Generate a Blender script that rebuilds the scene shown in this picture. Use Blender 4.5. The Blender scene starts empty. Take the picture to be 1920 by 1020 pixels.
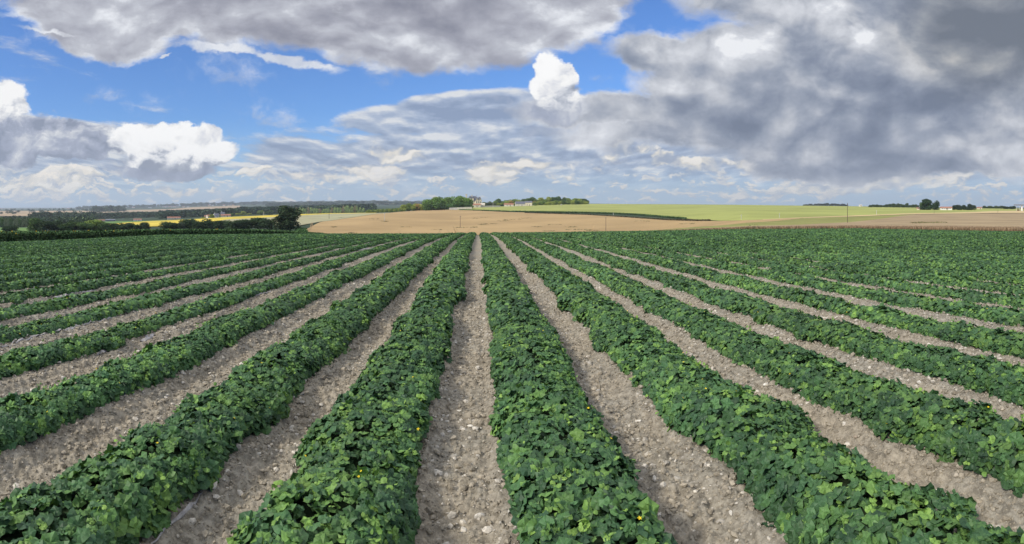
import bpy, math, random
import numpy as np

# ------------------------------------------------------------------ camera
# A stitched phone panorama: level cylindrical projection, 1100 px per radian on a 1920 px wide picture.
FPX, PX0, PY0, CAMH = 1100.0, 898.0, 388.0, 2.1
scene = bpy.context.scene
cam_data = bpy.data.cameras.new('camera')
cam_data.type = 'PANO'
cam_data.panorama_type = 'CENTRAL_CYLINDRICAL'
cam_data.central_cylindrical_radius = 1.0
cam_data.central_cylindrical_range_u_min = -PX0 / FPX
cam_data.central_cylindrical_range_u_max = (1920 - PX0) / FPX
cam_data.central_cylindrical_range_v_min = -(1020 - PY0) / FPX
cam_data.central_cylindrical_range_v_max = PY0 / FPX
cam_data.clip_start = 0.05
cam_data.clip_end = 60000
cam = bpy.data.objects.new('camera', cam_data)
cam.location = (0, 0, CAMH)
cam.rotation_euler = (math.radians(90), 0, 0)
scene.collection.objects.link(cam)
scene.camera = cam
scene.view_settings.view_transform = 'Standard'
scene.view_settings.look = 'None'
scene.view_settings.exposure = 0.0
scene.view_settings.gamma = 1.0
scene.view_settings.use_curve_mapping = False
scene.render.engine = 'CYCLES'
scene.cycles.max_bounces = 5
scene.cycles.diffuse_bounces = 3
scene.cycles.transmission_bounces = 2
scene.cycles.volume_bounces = 0
scene.cycles.transparent_max_bounces = 6

SUN_AZ, SUN_EL = math.radians(-128), math.radians(36)      # azimuth from the view axis, to the left and behind

def lin(c):
    return tuple(((x / 255.0) / 12.92 if x <= 10 else ((x / 255.0 + 0.055) / 1.055) ** 2.4) for x in c)

# ------------------------------------------------------------------ world
world = bpy.data.worlds.new('World')
scene.world = world
world.use_nodes = True
wt = world.node_tree
wt.nodes.clear()

class S_:
    """a scalar or vector socket with operators that add math nodes"""
    tree = None
    def __init__(self, s): self.s = s
    @classmethod
    def m(cls, op, *a, clamp=False):
        n = cls.tree.nodes.new('ShaderNodeMath'); n.operation = op; n.use_clamp = clamp
        for i, x in enumerate(a):
            if isinstance(x, S_): cls.tree.links.new(x.s, n.inputs[i])
            else: n.inputs[i].default_value = x
        return S_(n.outputs[0])
    def __add__(s, o): return S_.m('ADD', s, o)
    __radd__ = __add__
    def __sub__(s, o): return S_.m('SUBTRACT', s, o)
    def __rsub__(s, o): return S_.m('SUBTRACT', o, s)
    def __mul__(s, o): return S_.m('MULTIPLY', s, o)
    __rmul__ = __mul__
    def __truediv__(s, o): return S_.m('DIVIDE', s, o)
    def __rtruediv__(s, o): return S_.m('DIVIDE', o, s)
    def max(s, o): return S_.m('MAXIMUM', s, o)
    def min(s, o): return S_.m('MINIMUM', s, o)
    def pow(s, o): return S_.m('POWER', s, o)
def ramp(x, a, b, lo=0.0, hi=1.0, smooth=True):
    n = S_.tree.nodes.new('ShaderNodeMapRange')
    n.interpolation_type = 'SMOOTHSTEP' if smooth else 'LINEAR'
    n.clamp = True
    S_.tree.links.new(x.s, n.inputs[0])
    for i, v in enumerate((a, b, lo, hi)): n.inputs[1 + i].default_value = v
    return S_(n.outputs[0])
def vec(x, y, z=0.0):
    n = S_.tree.nodes.new('ShaderNodeCombineXYZ')
    for i, v in enumerate((x, y, z)):
        if isinstance(v, S_): S_.tree.links.new(v.s, n.inputs[i])
        else: n.inputs[i].default_value = v
    return S_(n.outputs[0])
def noise(p, scale, detail=6, rough=0.55, dist=0.0, color=False):
    n = S_.tree.nodes.new('ShaderNodeTexNoise'); n.noise_dimensions = '3D'
    S_.tree.links.new(p.s, n.inputs['Vector'])
    n.inputs['Scale'].default_value = scale; n.inputs['Detail'].default_value = detail
    n.inputs['Roughness'].default_value = rough; n.inputs['Distortion'].default_value = dist
    return S_(n.outputs['Color' if color else 'Fac'])
def voro(p, scale, detail=2, rough=0.5):
    n = S_.tree.nodes.new('ShaderNodeTexVoronoi'); n.voronoi_dimensions = '2D'
    n.feature = 'SMOOTH_F1'; n.normalize = False
    S_.tree.links.new(p.s, n.inputs['Vector'])
    n.inputs['Scale'].default_value = scale; n.inputs['Detail'].default_value = detail
    n.inputs['Roughness'].default_value = rough; n.inputs['Smoothness'].default_value = 0.35
    return S_(n.outputs['Distance'])
def vop(op, a, b=None, scale=None):
    n = S_.tree.nodes.new('ShaderNodeVectorMath'); n.operation = op
    for i, x in enumerate((a, b)):
        if isinstance(x, S_): S_.tree.links.new(x.s, n.inputs[i])
        elif x is not None: n.inputs[i].default_value = x
    if scale is not None: n.inputs['Scale'].default_value = scale
    return S_(n.outputs[0])
def blob(p, x, y, rx, ry, rot=0.0):
    """soft elliptical hill in direction space, centre and radii in picture pixels -> 1 at centre, 0 at the rim"""
    mp = S_.tree.nodes.new('ShaderNodeMapping'); mp.vector_type = 'TEXTURE'
    mp.inputs['Location'].default_value = ((x - PX0) / 1000, (PY0 - y) / 1000, 0)
    mp.inputs['Rotation'].default_value = (0, 0, math.radians(rot))
    mp.inputs['Scale'].default_value = (rx / 1000, ry / 1000, 1)
    S_.tree.links.new(p.s, mp.inputs['Vector'])
    g = S_.tree.nodes.new('ShaderNodeTexGradient'); g.gradient_type = 'SPHERICAL'
    S_.tree.links.new(mp.outputs[0], g.inputs[0])
    return S_(g.outputs['Fac'])
def blobs(p, lst):
    r = None
    for b in lst:
        g = b[5] if len(b) > 5 else 1.0
        m = blob(p, *b[:5])
        if g != 1.0: m = m * g
        r = m if r is None else r.max(m)
    return r
def mixc(fac, a, b):
    n = S_.tree.nodes.new('ShaderNodeMix'); n.data_type = 'RGBA'; n.clamp_factor = True
    if isinstance(fac, S_): S_.tree.links.new(fac.s, n.inputs[0])
    else: n.inputs[0].default_value = fac
    for i, x in ((6, a), (7, b)):
        if isinstance(x, S_): S_.tree.links.new(x.s, n.inputs[i])
        else: n.inputs[i].default_value = (*x, 1)
    return S_(n.outputs[2])
def cramp(fac, stops):
    n = S_.tree.nodes.new('ShaderNodeValToRGB')
    S_.tree.links.new(fac.s, n.inputs[0])
    e = n.color_ramp.elements
    e[0].position, e[0].color = stops[0][0], (*lin(stops[0][1]), 1)
    e[1].position, e[1].color = stops[-1][0], (*lin(stops[-1][1]), 1)
    for pos, c in stops[1:-1]:
        k = e.new(pos); k.color = (*lin(c), 1)
    return S_(n.outputs[0])
S_.tree = wt
tc = wt.nodes.new('ShaderNodeTexCoord')
sp = wt.nodes.new('ShaderNodeSeparateXYZ'); wt.links.new(tc.outputs['Generated'], sp.inputs[0])
dx, dy, dz = (S_(o) for o in sp.outputs)
SS = S_.m('ARCTAN2', dx, dy) * (FPX / 1000)                     # azimuth
TT0 = (dz / S_.m('SQRT', dx * dx + dy * dy).max(0.02)).max(-0.1) * (FPX / 1000)   # tangent of elevation
TT = TT0.max(0.0).min(1.5)
P = vec(SS, TT)
# slow then fine warping, so that no edge follows an ellipse
w1 = vop('SCALE', vop('SUBTRACT', noise(P, 5.0, 2, 0.5, color=True), (0.5, 0.5, 0.5)), scale=0.06)
P1 = vop('ADD', P, w1)
w2 = vop('SCALE', vop('SUBTRACT', noise(vop('MULTIPLY', P, (1, 1.4, 1)), 17, 4, 0.6, color=True), (0.5, 0.5, 0.5)), scale=0.045)
P2 = vop('ADD', P1, w2)
# features shrink and flatten towards the horizon, as a cloud deck does
inv = 1.0 / (TT + 0.10)
Q = vec(SS * inv * 0.58, S_.m('LOGARITHM', TT + 0.06, 2.718) * 1.35, 0.3)

sky = wt.nodes.new('ShaderNodeTexSky'); sky.sky_type = 'NISHITA'; sky.sun_disc = False
sky.sun_elevation = SUN_EL; sky.sun_rotation = SUN_AZ
sky.air_density = 1.0; sky.dust_density = 0.6; sky.ozone_density = 1.5
SKYK = 0.12
base = vop('MULTIPLY', S_(sky.outputs[0]), (0.50 * SKYK, 0.80 * SKYK, 1.28 * SKYK))
base = mixc(ramp(TT, 0.0, 0.17, 0.85, 0.0), base, lin((176, 200, 224)))

def off(p, x, y): return vop('ADD', p, (x, y, 0))
# --- layer 1: far stratocumulus streaks low over the horizon
n1 = noise(Q, 2.7, 7, 0.60)
n1s = noise(Q, 2.7, 6, 0.60)
n1b = noise(off(Q, 0.02, 0.07), 2.7, 3, 0.55)
band = blobs(P1, [(900, 310, 600, 92, 0, 1.0), (1350, 290, 700, 130, 0, 1.3), (870, 220, 280, 50, 3, 1.25), (660, 302, 300, 60, 0, 1.15),
                  (90, 300, 420, 105, 0, 1.15), (1800, 330, 420, 100, 0, 0.9), (1100, 240, 420, 80, 0, 1.35)])
f1 = band * 1.05 + (n1 - 0.5) * 1.6
a1 = ramp(f1, 0.16, 0.42) * ramp(TT, 0.012, 0.085)
l1 = (n1s - n1b) * 5.0 + (n1 - 0.5) * 0.5 + 0.50 + ramp(f1, 0.15, 0.7, 0.2, -0.10)
c1 = cramp(l1, [(0.0, (142, 157, 184)), (0.4, (166, 180, 203)), (0.65, (188, 197, 213)), (1.0, (228, 229, 230))])
col = mixc(a1 * 0.93, base, c1)

# --- layer 2: small cream cumulus near the horizon
P2s = vop('MULTIPLY', P2, (1.0, 1.9, 1))
n2 = noise(P2s, 14, 5, 0.6)
n2s = noise(P2s, 14, 2, 0.5)
n2b = noise(off(P2s, -0.008, 0.016), 14, 2, 0.5)
lowband = ramp(TT, 0.004, 0.03) * ramp(TT, 0.13, 0.06)
b2 = blobs(P2, [(925, 322, 85, 34, 0, 1.0), (745, 285, 70, 24, -14, 1.1), (700, 318, 120, 22, 0, 0.75), (482, 327, 38, 12, 0, 1.1), (95, 338, 115, 26, 0, 1.1), (1600, 352, 190, 18, 0, 0.85), (118, 287, 62, 13, 0, 0.95),
                (1175, 283, 80, 24, 0, 0.85), (1270, 302, 120, 20, 0, 0.75), (1460, 298, 110, 24, 0, 0.85), (1875, 308, 85, 24, 0, 1.0), (1690, 345, 110, 16, 0, 0.9), (610, 330, 90, 16, 0, 0.7), (1000, 300, 120, 18, 0, 0.6), (340, 352, 60, 10, 0, 0.7)])
f2 = lowband * 0.27 + b2 * 0.85 + (n2 - 0.5) * 1.75
a2 = ramp(f2, 0.36, 0.60)
l2 = (n2s - n2b) * 4.5 + 0.58 + ramp(f2, 0.4, 0.85, -0.12, 0.25)
c2 = cramp(l2, [(0.0, (160, 172, 192)), (0.45, (205, 207, 210)), (0.75, (234, 228, 216)), (1.0, (252, 246, 236))])
col = mixc(a2 * 0.88, col, c2)

# --- layer 2b: a last line of tiny heaps at the horizon
p6 = vop('MULTIPLY', P2, (1.0, 2.6, 1))
n6 = noise(p6, 26, 5, 0.6)
n6b = noise(off(p6, -0.004, 0.012), 26, 2, 0.5)
a6 = ramp(n6 + ramp(noise(P, 3.0, 2, 0.5), 0.35, 0.65, -0.06, 0.05), 0.505, 0.60) * ramp(TT, 0.003, 0.014) * ramp(TT, 0.10, 0.04)
col = mixc(a6 * 0.85, col, cramp((n6 - n6b) * 4.0 + 0.6, [(0.0, (172, 184, 204)), (0.5, (214, 214, 214)), (1.0, (248, 240, 228))]))

# --- layer 3: the long grey bank along the top
p3 = vop('MULTIPLY', P2, (1.0, 1.7, 1))
p3s = vop('MULTIPLY', P1, (1.0, 1.7, 1))
n3 = noise(p3, 6.0, 8, 0.62)
n3s = noise(p3s, 5.5, 7, 0.60)
q3 = S_.m('ABSOLUTE', noise(off(p3s, 3.1, 0.7), 7.0, 5, 0.5) - 0.5)
n3b = noise(off(p3s, 0.014, 0.055), 5.5, 2, 0.5)
bA = blobs(P2, [(560, -30, 640, 150, 0, 1.9), (780, 40, 330, 115, -2, 1.9), (190, 62, 170, 56, -8, 1.5), (950, 20, 260, 110, 8, 1.7),
                (1040, 15, 160, 90, 15, 1.5), (330, 10, 400, 80, 0, 1.6), (60, 30, 120, 18, 0, 0.6)])
f3 = bA * 0.72 + (n3 - 0.5) * 1.05
a3 = ramp(f3, 0.06, 0.36)
l3 = (n3s - n3b) * 2.3 + 0.34 + ramp(q3, 0.0, 0.16, 0.0, 0.24, False) + ramp(f3, 0.1, 0.6, 0.34, 0.0) + blobs(P2, [(180, 60, 240, 80, 0, 0.45), (1080, 50, 130, 70, 0, 0.45), (520, 25, 160, 40, 0, 0.3), (700, 70, 120, 30, 0, 0.3), (900, 95, 120, 30, 0, 0.25)])
c3 = cramp(l3, [(0.0, (136, 139, 154)), (0.4, (163, 165, 178)), (0.72, (192, 195, 205)), (1.0, (236, 239, 245))])
col = mixc(a3, col, c3)
st = blobs(P2, [(420, 98, 110, 13, -6, 1.0), (550, 121, 110, 12, -12, 1.0), (70, 62, 80, 7, -4, 0.6), (315, 108, 18, 5)])
a3b = ramp(st + (n3 - 0.5) * 0.9, 0.06, 0.55)
col = mixc(a3b * 0.95, col, mixc(ramp(n3, 0.35, 0.6), lin((196, 204, 220)), lin((234, 237, 243))))

# --- layer 4: the heavy dark mass on the right
p4 = vop('MULTIPLY', P2, (1.0, 1.4, 1))
p4s = vop('MULTIPLY', P1, (1.0, 1.4, 1))
n4 = noise(p4, 5.0, 8, 0.62)
n4s = noise(p4s, 5.0, 7, 0.60)
q4 = S_.m('ABSOLUTE', noise(off(p4s, 5.1, 2.7), 6.0, 5, 0.5) - 0.5)
n4b = noise(off(p4s, -0.022, 0.050), 5.0, 2, 0.5)
bB = blobs(P2, [(1700, 170, 620, 205, 0, 1.8), (1420, 110, 260, 95, 6, 1.7), (1230, 100, 130, 52, 4, 1.3), (1400, 215, 330, 80, 0, 1.5), (1650, 300, 330, 58, 0, 1.5),
                (1560, -20, 330, 120, 0, 1.7), (1150, 210, 230, 42, 0, 1.2), (1900, 60, 300, 260, 0, 1.7), (1230, 250, 280, 42, 0, 0.9)])
f4 = bB * 0.70 + (n4 - 0.5) * 0.95
a4 = ramp(f4, 0.06, 0.34)
glow = blobs(P2, [(1405, 80, 80, 72, -12, 1.3), (1625, 50, 105, 55, 25, 1.4), (1300, 50, 90, 42, 0, 0.8), (1545, 15, 120, 60, 0, 0.8), (1200, 92, 100, 30, 0, 0.8), (1270, 165, 120, 20, 0, 0.5),
                  (1480, 135, 90, 30, 0, 0.4), (1090, 205, 120, 22, 0, 0.5), (1340, 285, 160, 22, 0, 0.6), (1500, 300, 120, 18, 0, 0.6), (1730, 130, 120, 26, 10, 0.45), (1560, 180, 110, 22, -8, 0.4), (1840, 285, 110, 24, 0, 0.6)])
gloom = blobs(P1, [(1640, 225, 480, 130, 0, 0.75), (1870, 50, 260, 200, 0, 1.35), (1250, 230, 200, 40, 0, 0.3), (1500, 95, 70, 50, 0, 0.5), (1650, 310, 300, 40, 0, 0.5)])
l4 = (n4s - n4b) * 2.1 + 0.44 + ramp(q4, 0.0, 0.16, 0.0, 0.26, False) + ramp(f4, 0.08, 0.42, 0.36, 0.0) + glow * ramp(n4, 0.34, 0.66, 0.05, 0.50) - gloom * 0.47
c4 = cramp(l4, [(0.0, (114, 125, 146)), (0.22, (131, 141, 161)), (0.45, (156, 164, 180)), (0.68, (190, 194, 203)), (0.90, (218, 221, 228)), (1.0, (240, 242, 246))])
c4 = mixc(ramp(blob(P, 1850, 50, 260, 200), 0.1, 0.7), c4, vop('MULTIPLY', c4, (0.98, 0.93, 0.83)))
col = mixc(a4, col, c4)

# --- layer 5: bright sunlit cumulus heaps
p5 = vop('MULTIPLY', P2, (1.0, 1.25, 1))
n5 = noise(p5, 24, 5, 0.62)
n5s = noise(p5, 13, 5, 0.60)
n5b = noise(off(p5, -0.012, 0.020), 13, 3, 0.5)
v5 = 0.6 - voro(p5, 20, 1, 0.5)
d5 = n5s - n5b
def heap(col, lst, c_stops, amp=0.5, edge=0.17, grad=None, k=2.5, bias=0.66, thr=0.16, fade=None):
    f = blobs(P2, lst) + (v5 * 0.55 + (n5 - 0.5) * 1.1) * amp
    a = ramp(f, thr, thr + edge)
    if fade is not None: a = a * fade
    l = d5 * k + bias + ramp(f, thr, thr + 0.35, -0.04, 0.10)
    if grad is not None: l = l + ramp(TT + (n5s - 0.5) * 0.10, (PY0 - grad[1]) / 1000, (PY0 - grad[0]) / 1000, grad[2], grad[3])
    return mixc(a, col, cramp(l, c_stops))
GREY = [(0.0, (140, 150, 172)), (0.35, (168, 176, 196)), (0.65, (204, 208, 217)), (1.0, (250, 250, 250))]
WHITE = [(0.0, (146, 155, 174)), (0.3, (186, 192, 204)), (0.55, (226, 228, 234)), (0.8, (248, 248, 248)), (1.0, (255, 255, 255))]
# D: left bank behind
col = heap(col, [(70, 255, 190, 60, -4, 1.0), (5, 215, 75, 80, 0, 1.1), (150, 262, 120, 55, 0, 1.0), (20, 262, 170, 60, 0, 0.9)],
           GREY, amp=0.40, grad=(200, 262, -0.45, 0.25), bias=0.62, edge=0.14)
# E: bright white slab over its own grey base
col = heap(col, [(315, 312, 150, 26, 0, 1.1)], GREY, amp=0.35, edge=0.3, bias=0.12, k=1.5)
col = heap(col, [(318, 262, 125, 46, 0, 1.4), (260, 262, 66, 44, 0, 1.2), (405, 276, 60, 34, 0, 1.1), (300, 298, 110, 18, 0, 0.9)],
           WHITE, amp=0.40, grad=(278, 312, -0.45, 0.22), bias=0.60, k=3.0)
# C: narrow white tower rising out of a grey foot
col = heap(col, [(1045, 205, 85, 36, 0, 1.0)], GREY, amp=0.35, edge=0.3, bias=0.40, k=1.5)
col = heap(col, [(1030, 128, 40, 44, 0, 1.15), (1052, 140, 34, 40, 0, 1.0), (1036, 165, 52, 44, 0, 1.1), (1050, 190, 60, 40, 0, 0.9)],
           WHITE, amp=0.42, grad=(150, 220, -0.42, 0.24), bias=0.60, k=3.0, fade=ramp(TT, (PY0 - 222) / 1000, (PY0 - 178) / 1000))
# overhead and behind the camera: an unseen bright broken cover added for soft ambient light
over = ramp(TT, 0.42, 0.75)
nz = noise(tc_dir := S_(tc.outputs['Generated']), 2.6, 6, 0.55)
col = mixc(over, col, mixc(ramp(nz, 0.36, 0.56), base, (1.25, 1.24, 1.22)))

bg = wt.nodes.new('ShaderNodeBackground')
wt.links.new(col.s, bg.inputs['Color']); bg.inputs['Strength'].default_value = 1.0
out = wt.nodes.new('ShaderNodeOutputWorld'); wt.links.new(bg.outputs[0], out.inputs['Surface'])
world.cycles.sampling_method = 'MANUAL'
world.cycles.sample_map_resolution = 512

# ------------------------------------------------------------------ sun, softened by thin cloud
sun_data = bpy.data.lights.new('sun', 'SUN')
sun_data.energy = 3.4
sun_data.angle = math.radians(8)
sun_data.color = (1.0, 0.93, 0.82)
sun = bpy.data.objects.new('sun', sun_data)
sun.rotation_euler = (math.radians(90) - SUN_EL, 0, math.pi - SUN_AZ)
scene.collection.objects.link(sun)

# ================================================================== helpers
rng = np.random.default_rng(7)
C = scene.collection

def hash2(ix, iy, seed):
    h = (ix.astype(np.int64) * 374761393 + iy.astype(np.int64) * 668265263 + seed * 1442695041) & 0x7fffffff
    h = ((h ^ (h >> 13)) * 1274126177) & 0x7fffffff
    return ((h ^ (h >> 16)) & 0xffff) / 65535.0
def vnoise(x, y, seed=0):
    x = np.asarray(x, float); y = np.asarray(y, float)
    ix = np.floor(x); iy = np.floor(y); fx = x - ix; fy = y - iy
    fx = fx * fx * (3 - 2 * fx); fy = fy * fy * (3 - 2 * fy)
    a = hash2(ix, iy, seed); b = hash2(ix + 1, iy, seed); c = hash2(ix, iy + 1, seed); d = hash2(ix + 1, iy + 1, seed)
    return (a + (b - a) * fx) * (1 - fy) + (c + (d - c) * fx) * fy
def fbm(x, y, seed=0, oct=4, gain=0.5):
    r = 0; a = 1; t = 0
    for o in range(oct):
        r = r + a * (vnoise(np.asarray(x) * 2 ** o, np.asarray(y) * 2 ** o, seed + o * 17) - 0.5); t += a; a *= gain
    return r / t * 2

def make_mesh(name, V, F, mats, mi=None, col=None, smooth=False):
    """V (n,3), F list of lists or (m,k) array"""
    me = bpy.data.meshes.new(name)
    V = np.asarray(V, np.float32)
    if isinstance(F, np.ndarray):
        m, k = F.shape; loops = F.reshape(-1); starts = np.arange(m) * k; tot = np.full(m, k)
    elif F and isinstance(F[0], np.ndarray):
        loops = np.concatenate([f.reshape(-1) for f in F])
        tot = np.concatenate([np.full(len(f), f.shape[1]) for f in F]); m = len(tot)
        starts = np.concatenate([[0], np.cumsum(tot)[:-1]])
    else:
        loops = np.array([i for f in F for i in f]); tot = np.array([len(f) for f in F]); m = len(F)
        starts = np.concatenate([[0], np.cumsum(tot)[:-1]])
    me.vertices.add(len(V)); me.vertices.foreach_set('co', V.reshape(-1))
    me.loops.add(len(loops)); me.loops.foreach_set('vertex_index', loops.astype(np.int32))
    me.polygons.add(m)
    me.polygons.foreach_set('loop_start', starts.astype(np.int32)); me.polygons.foreach_set('loop_total', tot.astype(np.int32))
    if mi is not None: me.polygons.foreach_set('material_index', np.asarray(mi, np.int32))
    me.polygons.foreach_set('use_smooth', np.full(m, smooth))
    for mt in (mats if isinstance(mats, (list, tuple)) else [mats]): me.materials.append(mt)
    if col is not None:
        at = me.color_attributes.new('tone', 'FLOAT_COLOR', 'POINT')
        cc = np.ones((len(V), 4), np.float32); cc[:, :3] = col
        at.data.foreach_set('color', cc.reshape(-1))
    me.update(calc_edges=True); me.validate()
    return me
def link(name, me, parent=None, loc=(0, 0, 0), rz=0.0, scale=None):
    o = bpy.data.objects.new(name, me); C.objects.link(o)
    o.location = loc; o.rotation_euler = (0, 0, rz)
    if scale is not None: o.scale = scale
    if parent is not None: o.parent = parent
    return o
def tag(o, label=None, cat=None, group=None, kind=None):
    if label: o['label'] = label
    if cat: o['category'] = cat
    if group: o['group'] = group
    if kind: o['kind'] = kind
    return o
class MB:
    def __init__(s): s.v = []; s.f = []
    def add(s, vs, fs):
        n = len(s.v); s.v += [tuple(v) for v in vs]; s.f += [[i + n for i in f] for f in fs]; return s
    def box(s, x0, x1, y0, y1, z0, z1):
        return s.add([(x0, y0, z0), (x1, y0, z0), (x1, y1, z0), (x0, y1, z0), (x0, y0, z1), (x1, y0, z1), (x1, y1, z1), (x0, y1, z1)],
                     [(0, 3, 2, 1), (4, 5, 6, 7), (0, 1, 5, 4), (1, 2, 6, 5), (2, 3, 7, 6), (3, 0, 4, 7)])
    def tube(s, pts, rads, n=8):
        base = len(s.v)
        for (x, y, z), r in zip(pts, rads):
            for k in range(n):
                a = 2 * math.pi * k / n; s.v.append((x + r * math.cos(a), y + r * math.sin(a), z))
        for i in range(len(pts) - 1):
            for k in range(n):
                a = base + i * n + k; b = base + i * n + (k + 1) % n
                s.f.append([a, b, b + n, a + n])
        s.f.append([base + (len(pts) - 1) * n + k for k in range(n)]); s.f.append([base + k for k in range(n)][::-1])
        return s
    def gable(s, x0, x1, y0, y1, z0, z1, ov=0.3, th=0.22, hip=0.0):
        """a roof with its ridge along x; hip = how far the ridge ends are drawn in"""
        ym = (y0 + y1) / 2; X0, X1, Y0, Y1 = x0 - ov, x1 + ov, y0 - ov, y1 + ov
        t = [(X0, Y0, z0), (X1, Y0, z0), (X1, Y1, z0), (X0, Y1, z0), (X0 + hip, ym, z1), (X1 - hip, ym, z1)]
        n = len(t)
        return s.add(t + [(a, b, c - th) for a, b, c in t],
                     [(0, 1, 5, 4), (2, 3, 4, 5), (1, 2, 5), (3, 0, 4), (6, 7, 8, 9), (0, 6, 7, 1), (1, 7, 8, 2), (2, 8, 9, 3), (3, 9, 6, 0)]) if hip > 0 else \
               s.add(t + [(a, b, c - th) for a, b, c in t],
                     [(0, 1, 5, 4), (2, 3, 4, 5), (6, 10, 11, 7), (8, 11, 10, 9), (0, 6, 7, 1), (2, 8, 9, 3), (0, 4, 10, 6), (4, 3, 9, 10), (1, 7, 11, 5), (5, 11, 8, 2)])
    def build(s, name, mat, parent=None, **k):
        return link(name, make_mesh(name, np.array(s.v, float), s.f, mat), parent, **k)
def empty(name, loc, rz=0.0):
    o = bpy.data.objects.new(name, None); C.objects.link(o); o.location = loc; o.rotation_euler = (0, 0, rz)
    o.empty_display_size = 0.5
    return o

# ------------------------------------------------------------------ materials
def mat(name, color, rough=0.9, spec=0.2, var=0.0, scale=1.0, bump=0.0, bscale=20, attr=None, objcol=False, transl=0.0, stretch=None, detail=4):
    m = bpy.data.materials.new(name); m.use_nodes = True; nt = m.node_tree; nt.nodes.clear()
    S_.tree = nt
    o = nt.nodes.new('ShaderNodeOutputMaterial'); b = nt.nodes.new('ShaderNodeBsdfPrincipled')
    b.inputs['Roughness'].default_value = rough; b.inputs['Specular IOR Level'].default_value = spec
    g = nt.nodes.new('ShaderNodeNewGeometry'); pos = S_(g.outputs['Position'])
    if stretch: pos = vop('MULTIPLY', pos, stretch)
    c = mixc(0.0, color, color)
    if attr:
        a = nt.nodes.new('ShaderNodeAttribute'); a.attribute_name = attr; c = vop('MULTIPLY', c, S_(a.outputs['Color']))
    if objcol:
        oi = nt.nodes.new('ShaderNodeObjectInfo'); c = vop('MULTIPLY', c, S_(oi.outputs['Color']))
    if var > 0:
        n = noise(pos, scale, detail, 0.6)
        k = ramp(n, 0.3, 0.7, 1 - var, 1 + var)
        c = vop('MULTIPLY', c, vec(k, k, k))
    nt.links.new(c.s, b.inputs['Base Color'])
    if bump > 0:
        bp = nt.nodes.new('ShaderNodeBump'); bp.inputs['Strength'].default_value = bump; bp.inputs['Distance'].default_value = 1.0 / bscale
        nt.links.new(noise(pos, bscale, 4, 0.6).s, bp.inputs['Height']); nt.links.new(bp.outputs[0], b.inputs['Normal'])
    if transl > 0:
        t = nt.nodes.new('ShaderNodeBsdfTranslucent'); nt.links.new(c.s, t.inputs['Color'])
        mx = nt.nodes.new('ShaderNodeMixShader'); mx.inputs[0].default_value = transl
        nt.links.new(b.outputs[0], mx.inputs[1]); nt.links.new(t.outputs[0], mx.inputs[2]); nt.links.new(mx.outputs[0], o.inputs[0])
    else:
        nt.links.new(b.outputs[0], o.inputs[0])
    return m

# ================================================================== terrain
A_PX = np.array([0, 150, 300, 600, 900, 1240, 1400, 1600, 1920.])
A_K = np.array([4.8, 4.0, 3.0, 2.75, 2.7, 2.17, 1.9, 1.8, 2.36]) * 1e-4
E_D = np.array([75, 80, 84, 92, 95, 97, 100, 100, 98.])
def px_of(x, y): return PX0 + FPX * np.arctan2(x, y)
def near_z(x, y):
    k = np.interp(px_of(x, y), A_PX, A_K)
    return -k * (x * x + y * y)
def edge_d(px): return np.interp(px, A_PX, E_D)
# ground profile along chosen directions: px -> [(distance, picture row the ground there would show at)]
COLS = {
    0:    [(450, 433.5), (600, 427), (900, 425), (1600, 410), (2500, 403), (4500, 396), (7500, 393)],
    150:  [(350, 433), (700, 424), (1200, 415.5), (1700, 409), (2500, 404), (4500, 395), (7500, 391)],
    280:  [(330, 433), (550, 424), (1100, 413.3), (2500, 402), (5000, 393), (8000, 387.5)],
    400:  [(320, 433), (520, 417.5), (900, 407), (1200, 406), (3500, 396), (4700, 390), (8000, 383)],
    540:  [(250, 434.5), (450, 421), (650, 405.5), (900, 401.3), (1200, 402), (3500, 392), (5000, 387), (8000, 381)],
    600:  [(200, 442), (300, 440), (450, 416), (800, 401.5), (950, 399.8), (1100, 403), (3500, 390), (8000, 380)],
    700:  [(200, 446), (300, 441), (560, 401), (700, 399), (900, 398.5), (1100, 402), (4000, 386), (8000, 379)],
    850:  [(200, 447), (300, 441), (380, 427), (750, 393.2), (900, 391.5), (1200, 393), (4000, 388), (9000, 380)],
    900:  [(200, 447), (300, 441), (390, 424), (640, 395.3), (880, 388), (1000, 388), (1500, 391), (4000, 388), (9000, 379)],
    950:  [(200, 447), (300, 441), (400, 422), (600, 397.5), (950, 386.5), (1050, 385.5), (1500, 389), (9000, 379)],
    1100: [(200, 441), (300, 437.5), (400, 421), (560, 400), (1100, 382), (1500, 384), (9000, 381)],
    1240: [(150, 437), (300, 434.5), (330, 429), (420, 408), (1100, 382.6), (1500, 385), (9000, 383)],
    1400: [(150, 426), (210, 417.5), (260, 413.3), (1100, 384), (1500, 386), (9000, 384)],
    1600: [(150, 424.5), (235, 417), (380, 406.5), (1000, 386.5), (1500, 387), (9000, 386)],
    1750: [(200, 415), (450, 401), (850, 389.6), (1500, 390), (9000, 388)],
    1920: [(200, 416), (500, 400), (700, 394), (900, 391.5), (1500, 391.5), (9000, 389)],
}
DG = np.concatenate([np.linspace(70, 1600, 256), np.geomspace(1610, 30000, 90)])
cp = sorted(COLS)
TAB = []
for c in cp:
    a = (c - PX0) / FPX; ed = float(edge_d(c)); k = float(np.interp(c, A_PX, A_K))
    ds = list(np.linspace(0, ed + 4, 30)); zs = [-k * d * d for d in ds]
    for d, yp in COLS[c]: ds.append(d); zs.append(CAMH - (yp - PY0) / FPX * d)
    ds.append(30000); zs.append(zs[-1])
    z = np.interp(DG, ds, zs)
    zz = z.copy()
    for _ in range(3):
        zz[1:-1] = 0.25 * zz[:-2] + 0.5 * zz[1:-1] + 0.25 * zz[2:]
    w = np.clip((DG - ed - 3) / 30, 0, 1)
    TAB.append(z * (1 - w) + zz * w)
TAB = np.array(TAB); cpa = np.array(cp, float)
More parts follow.
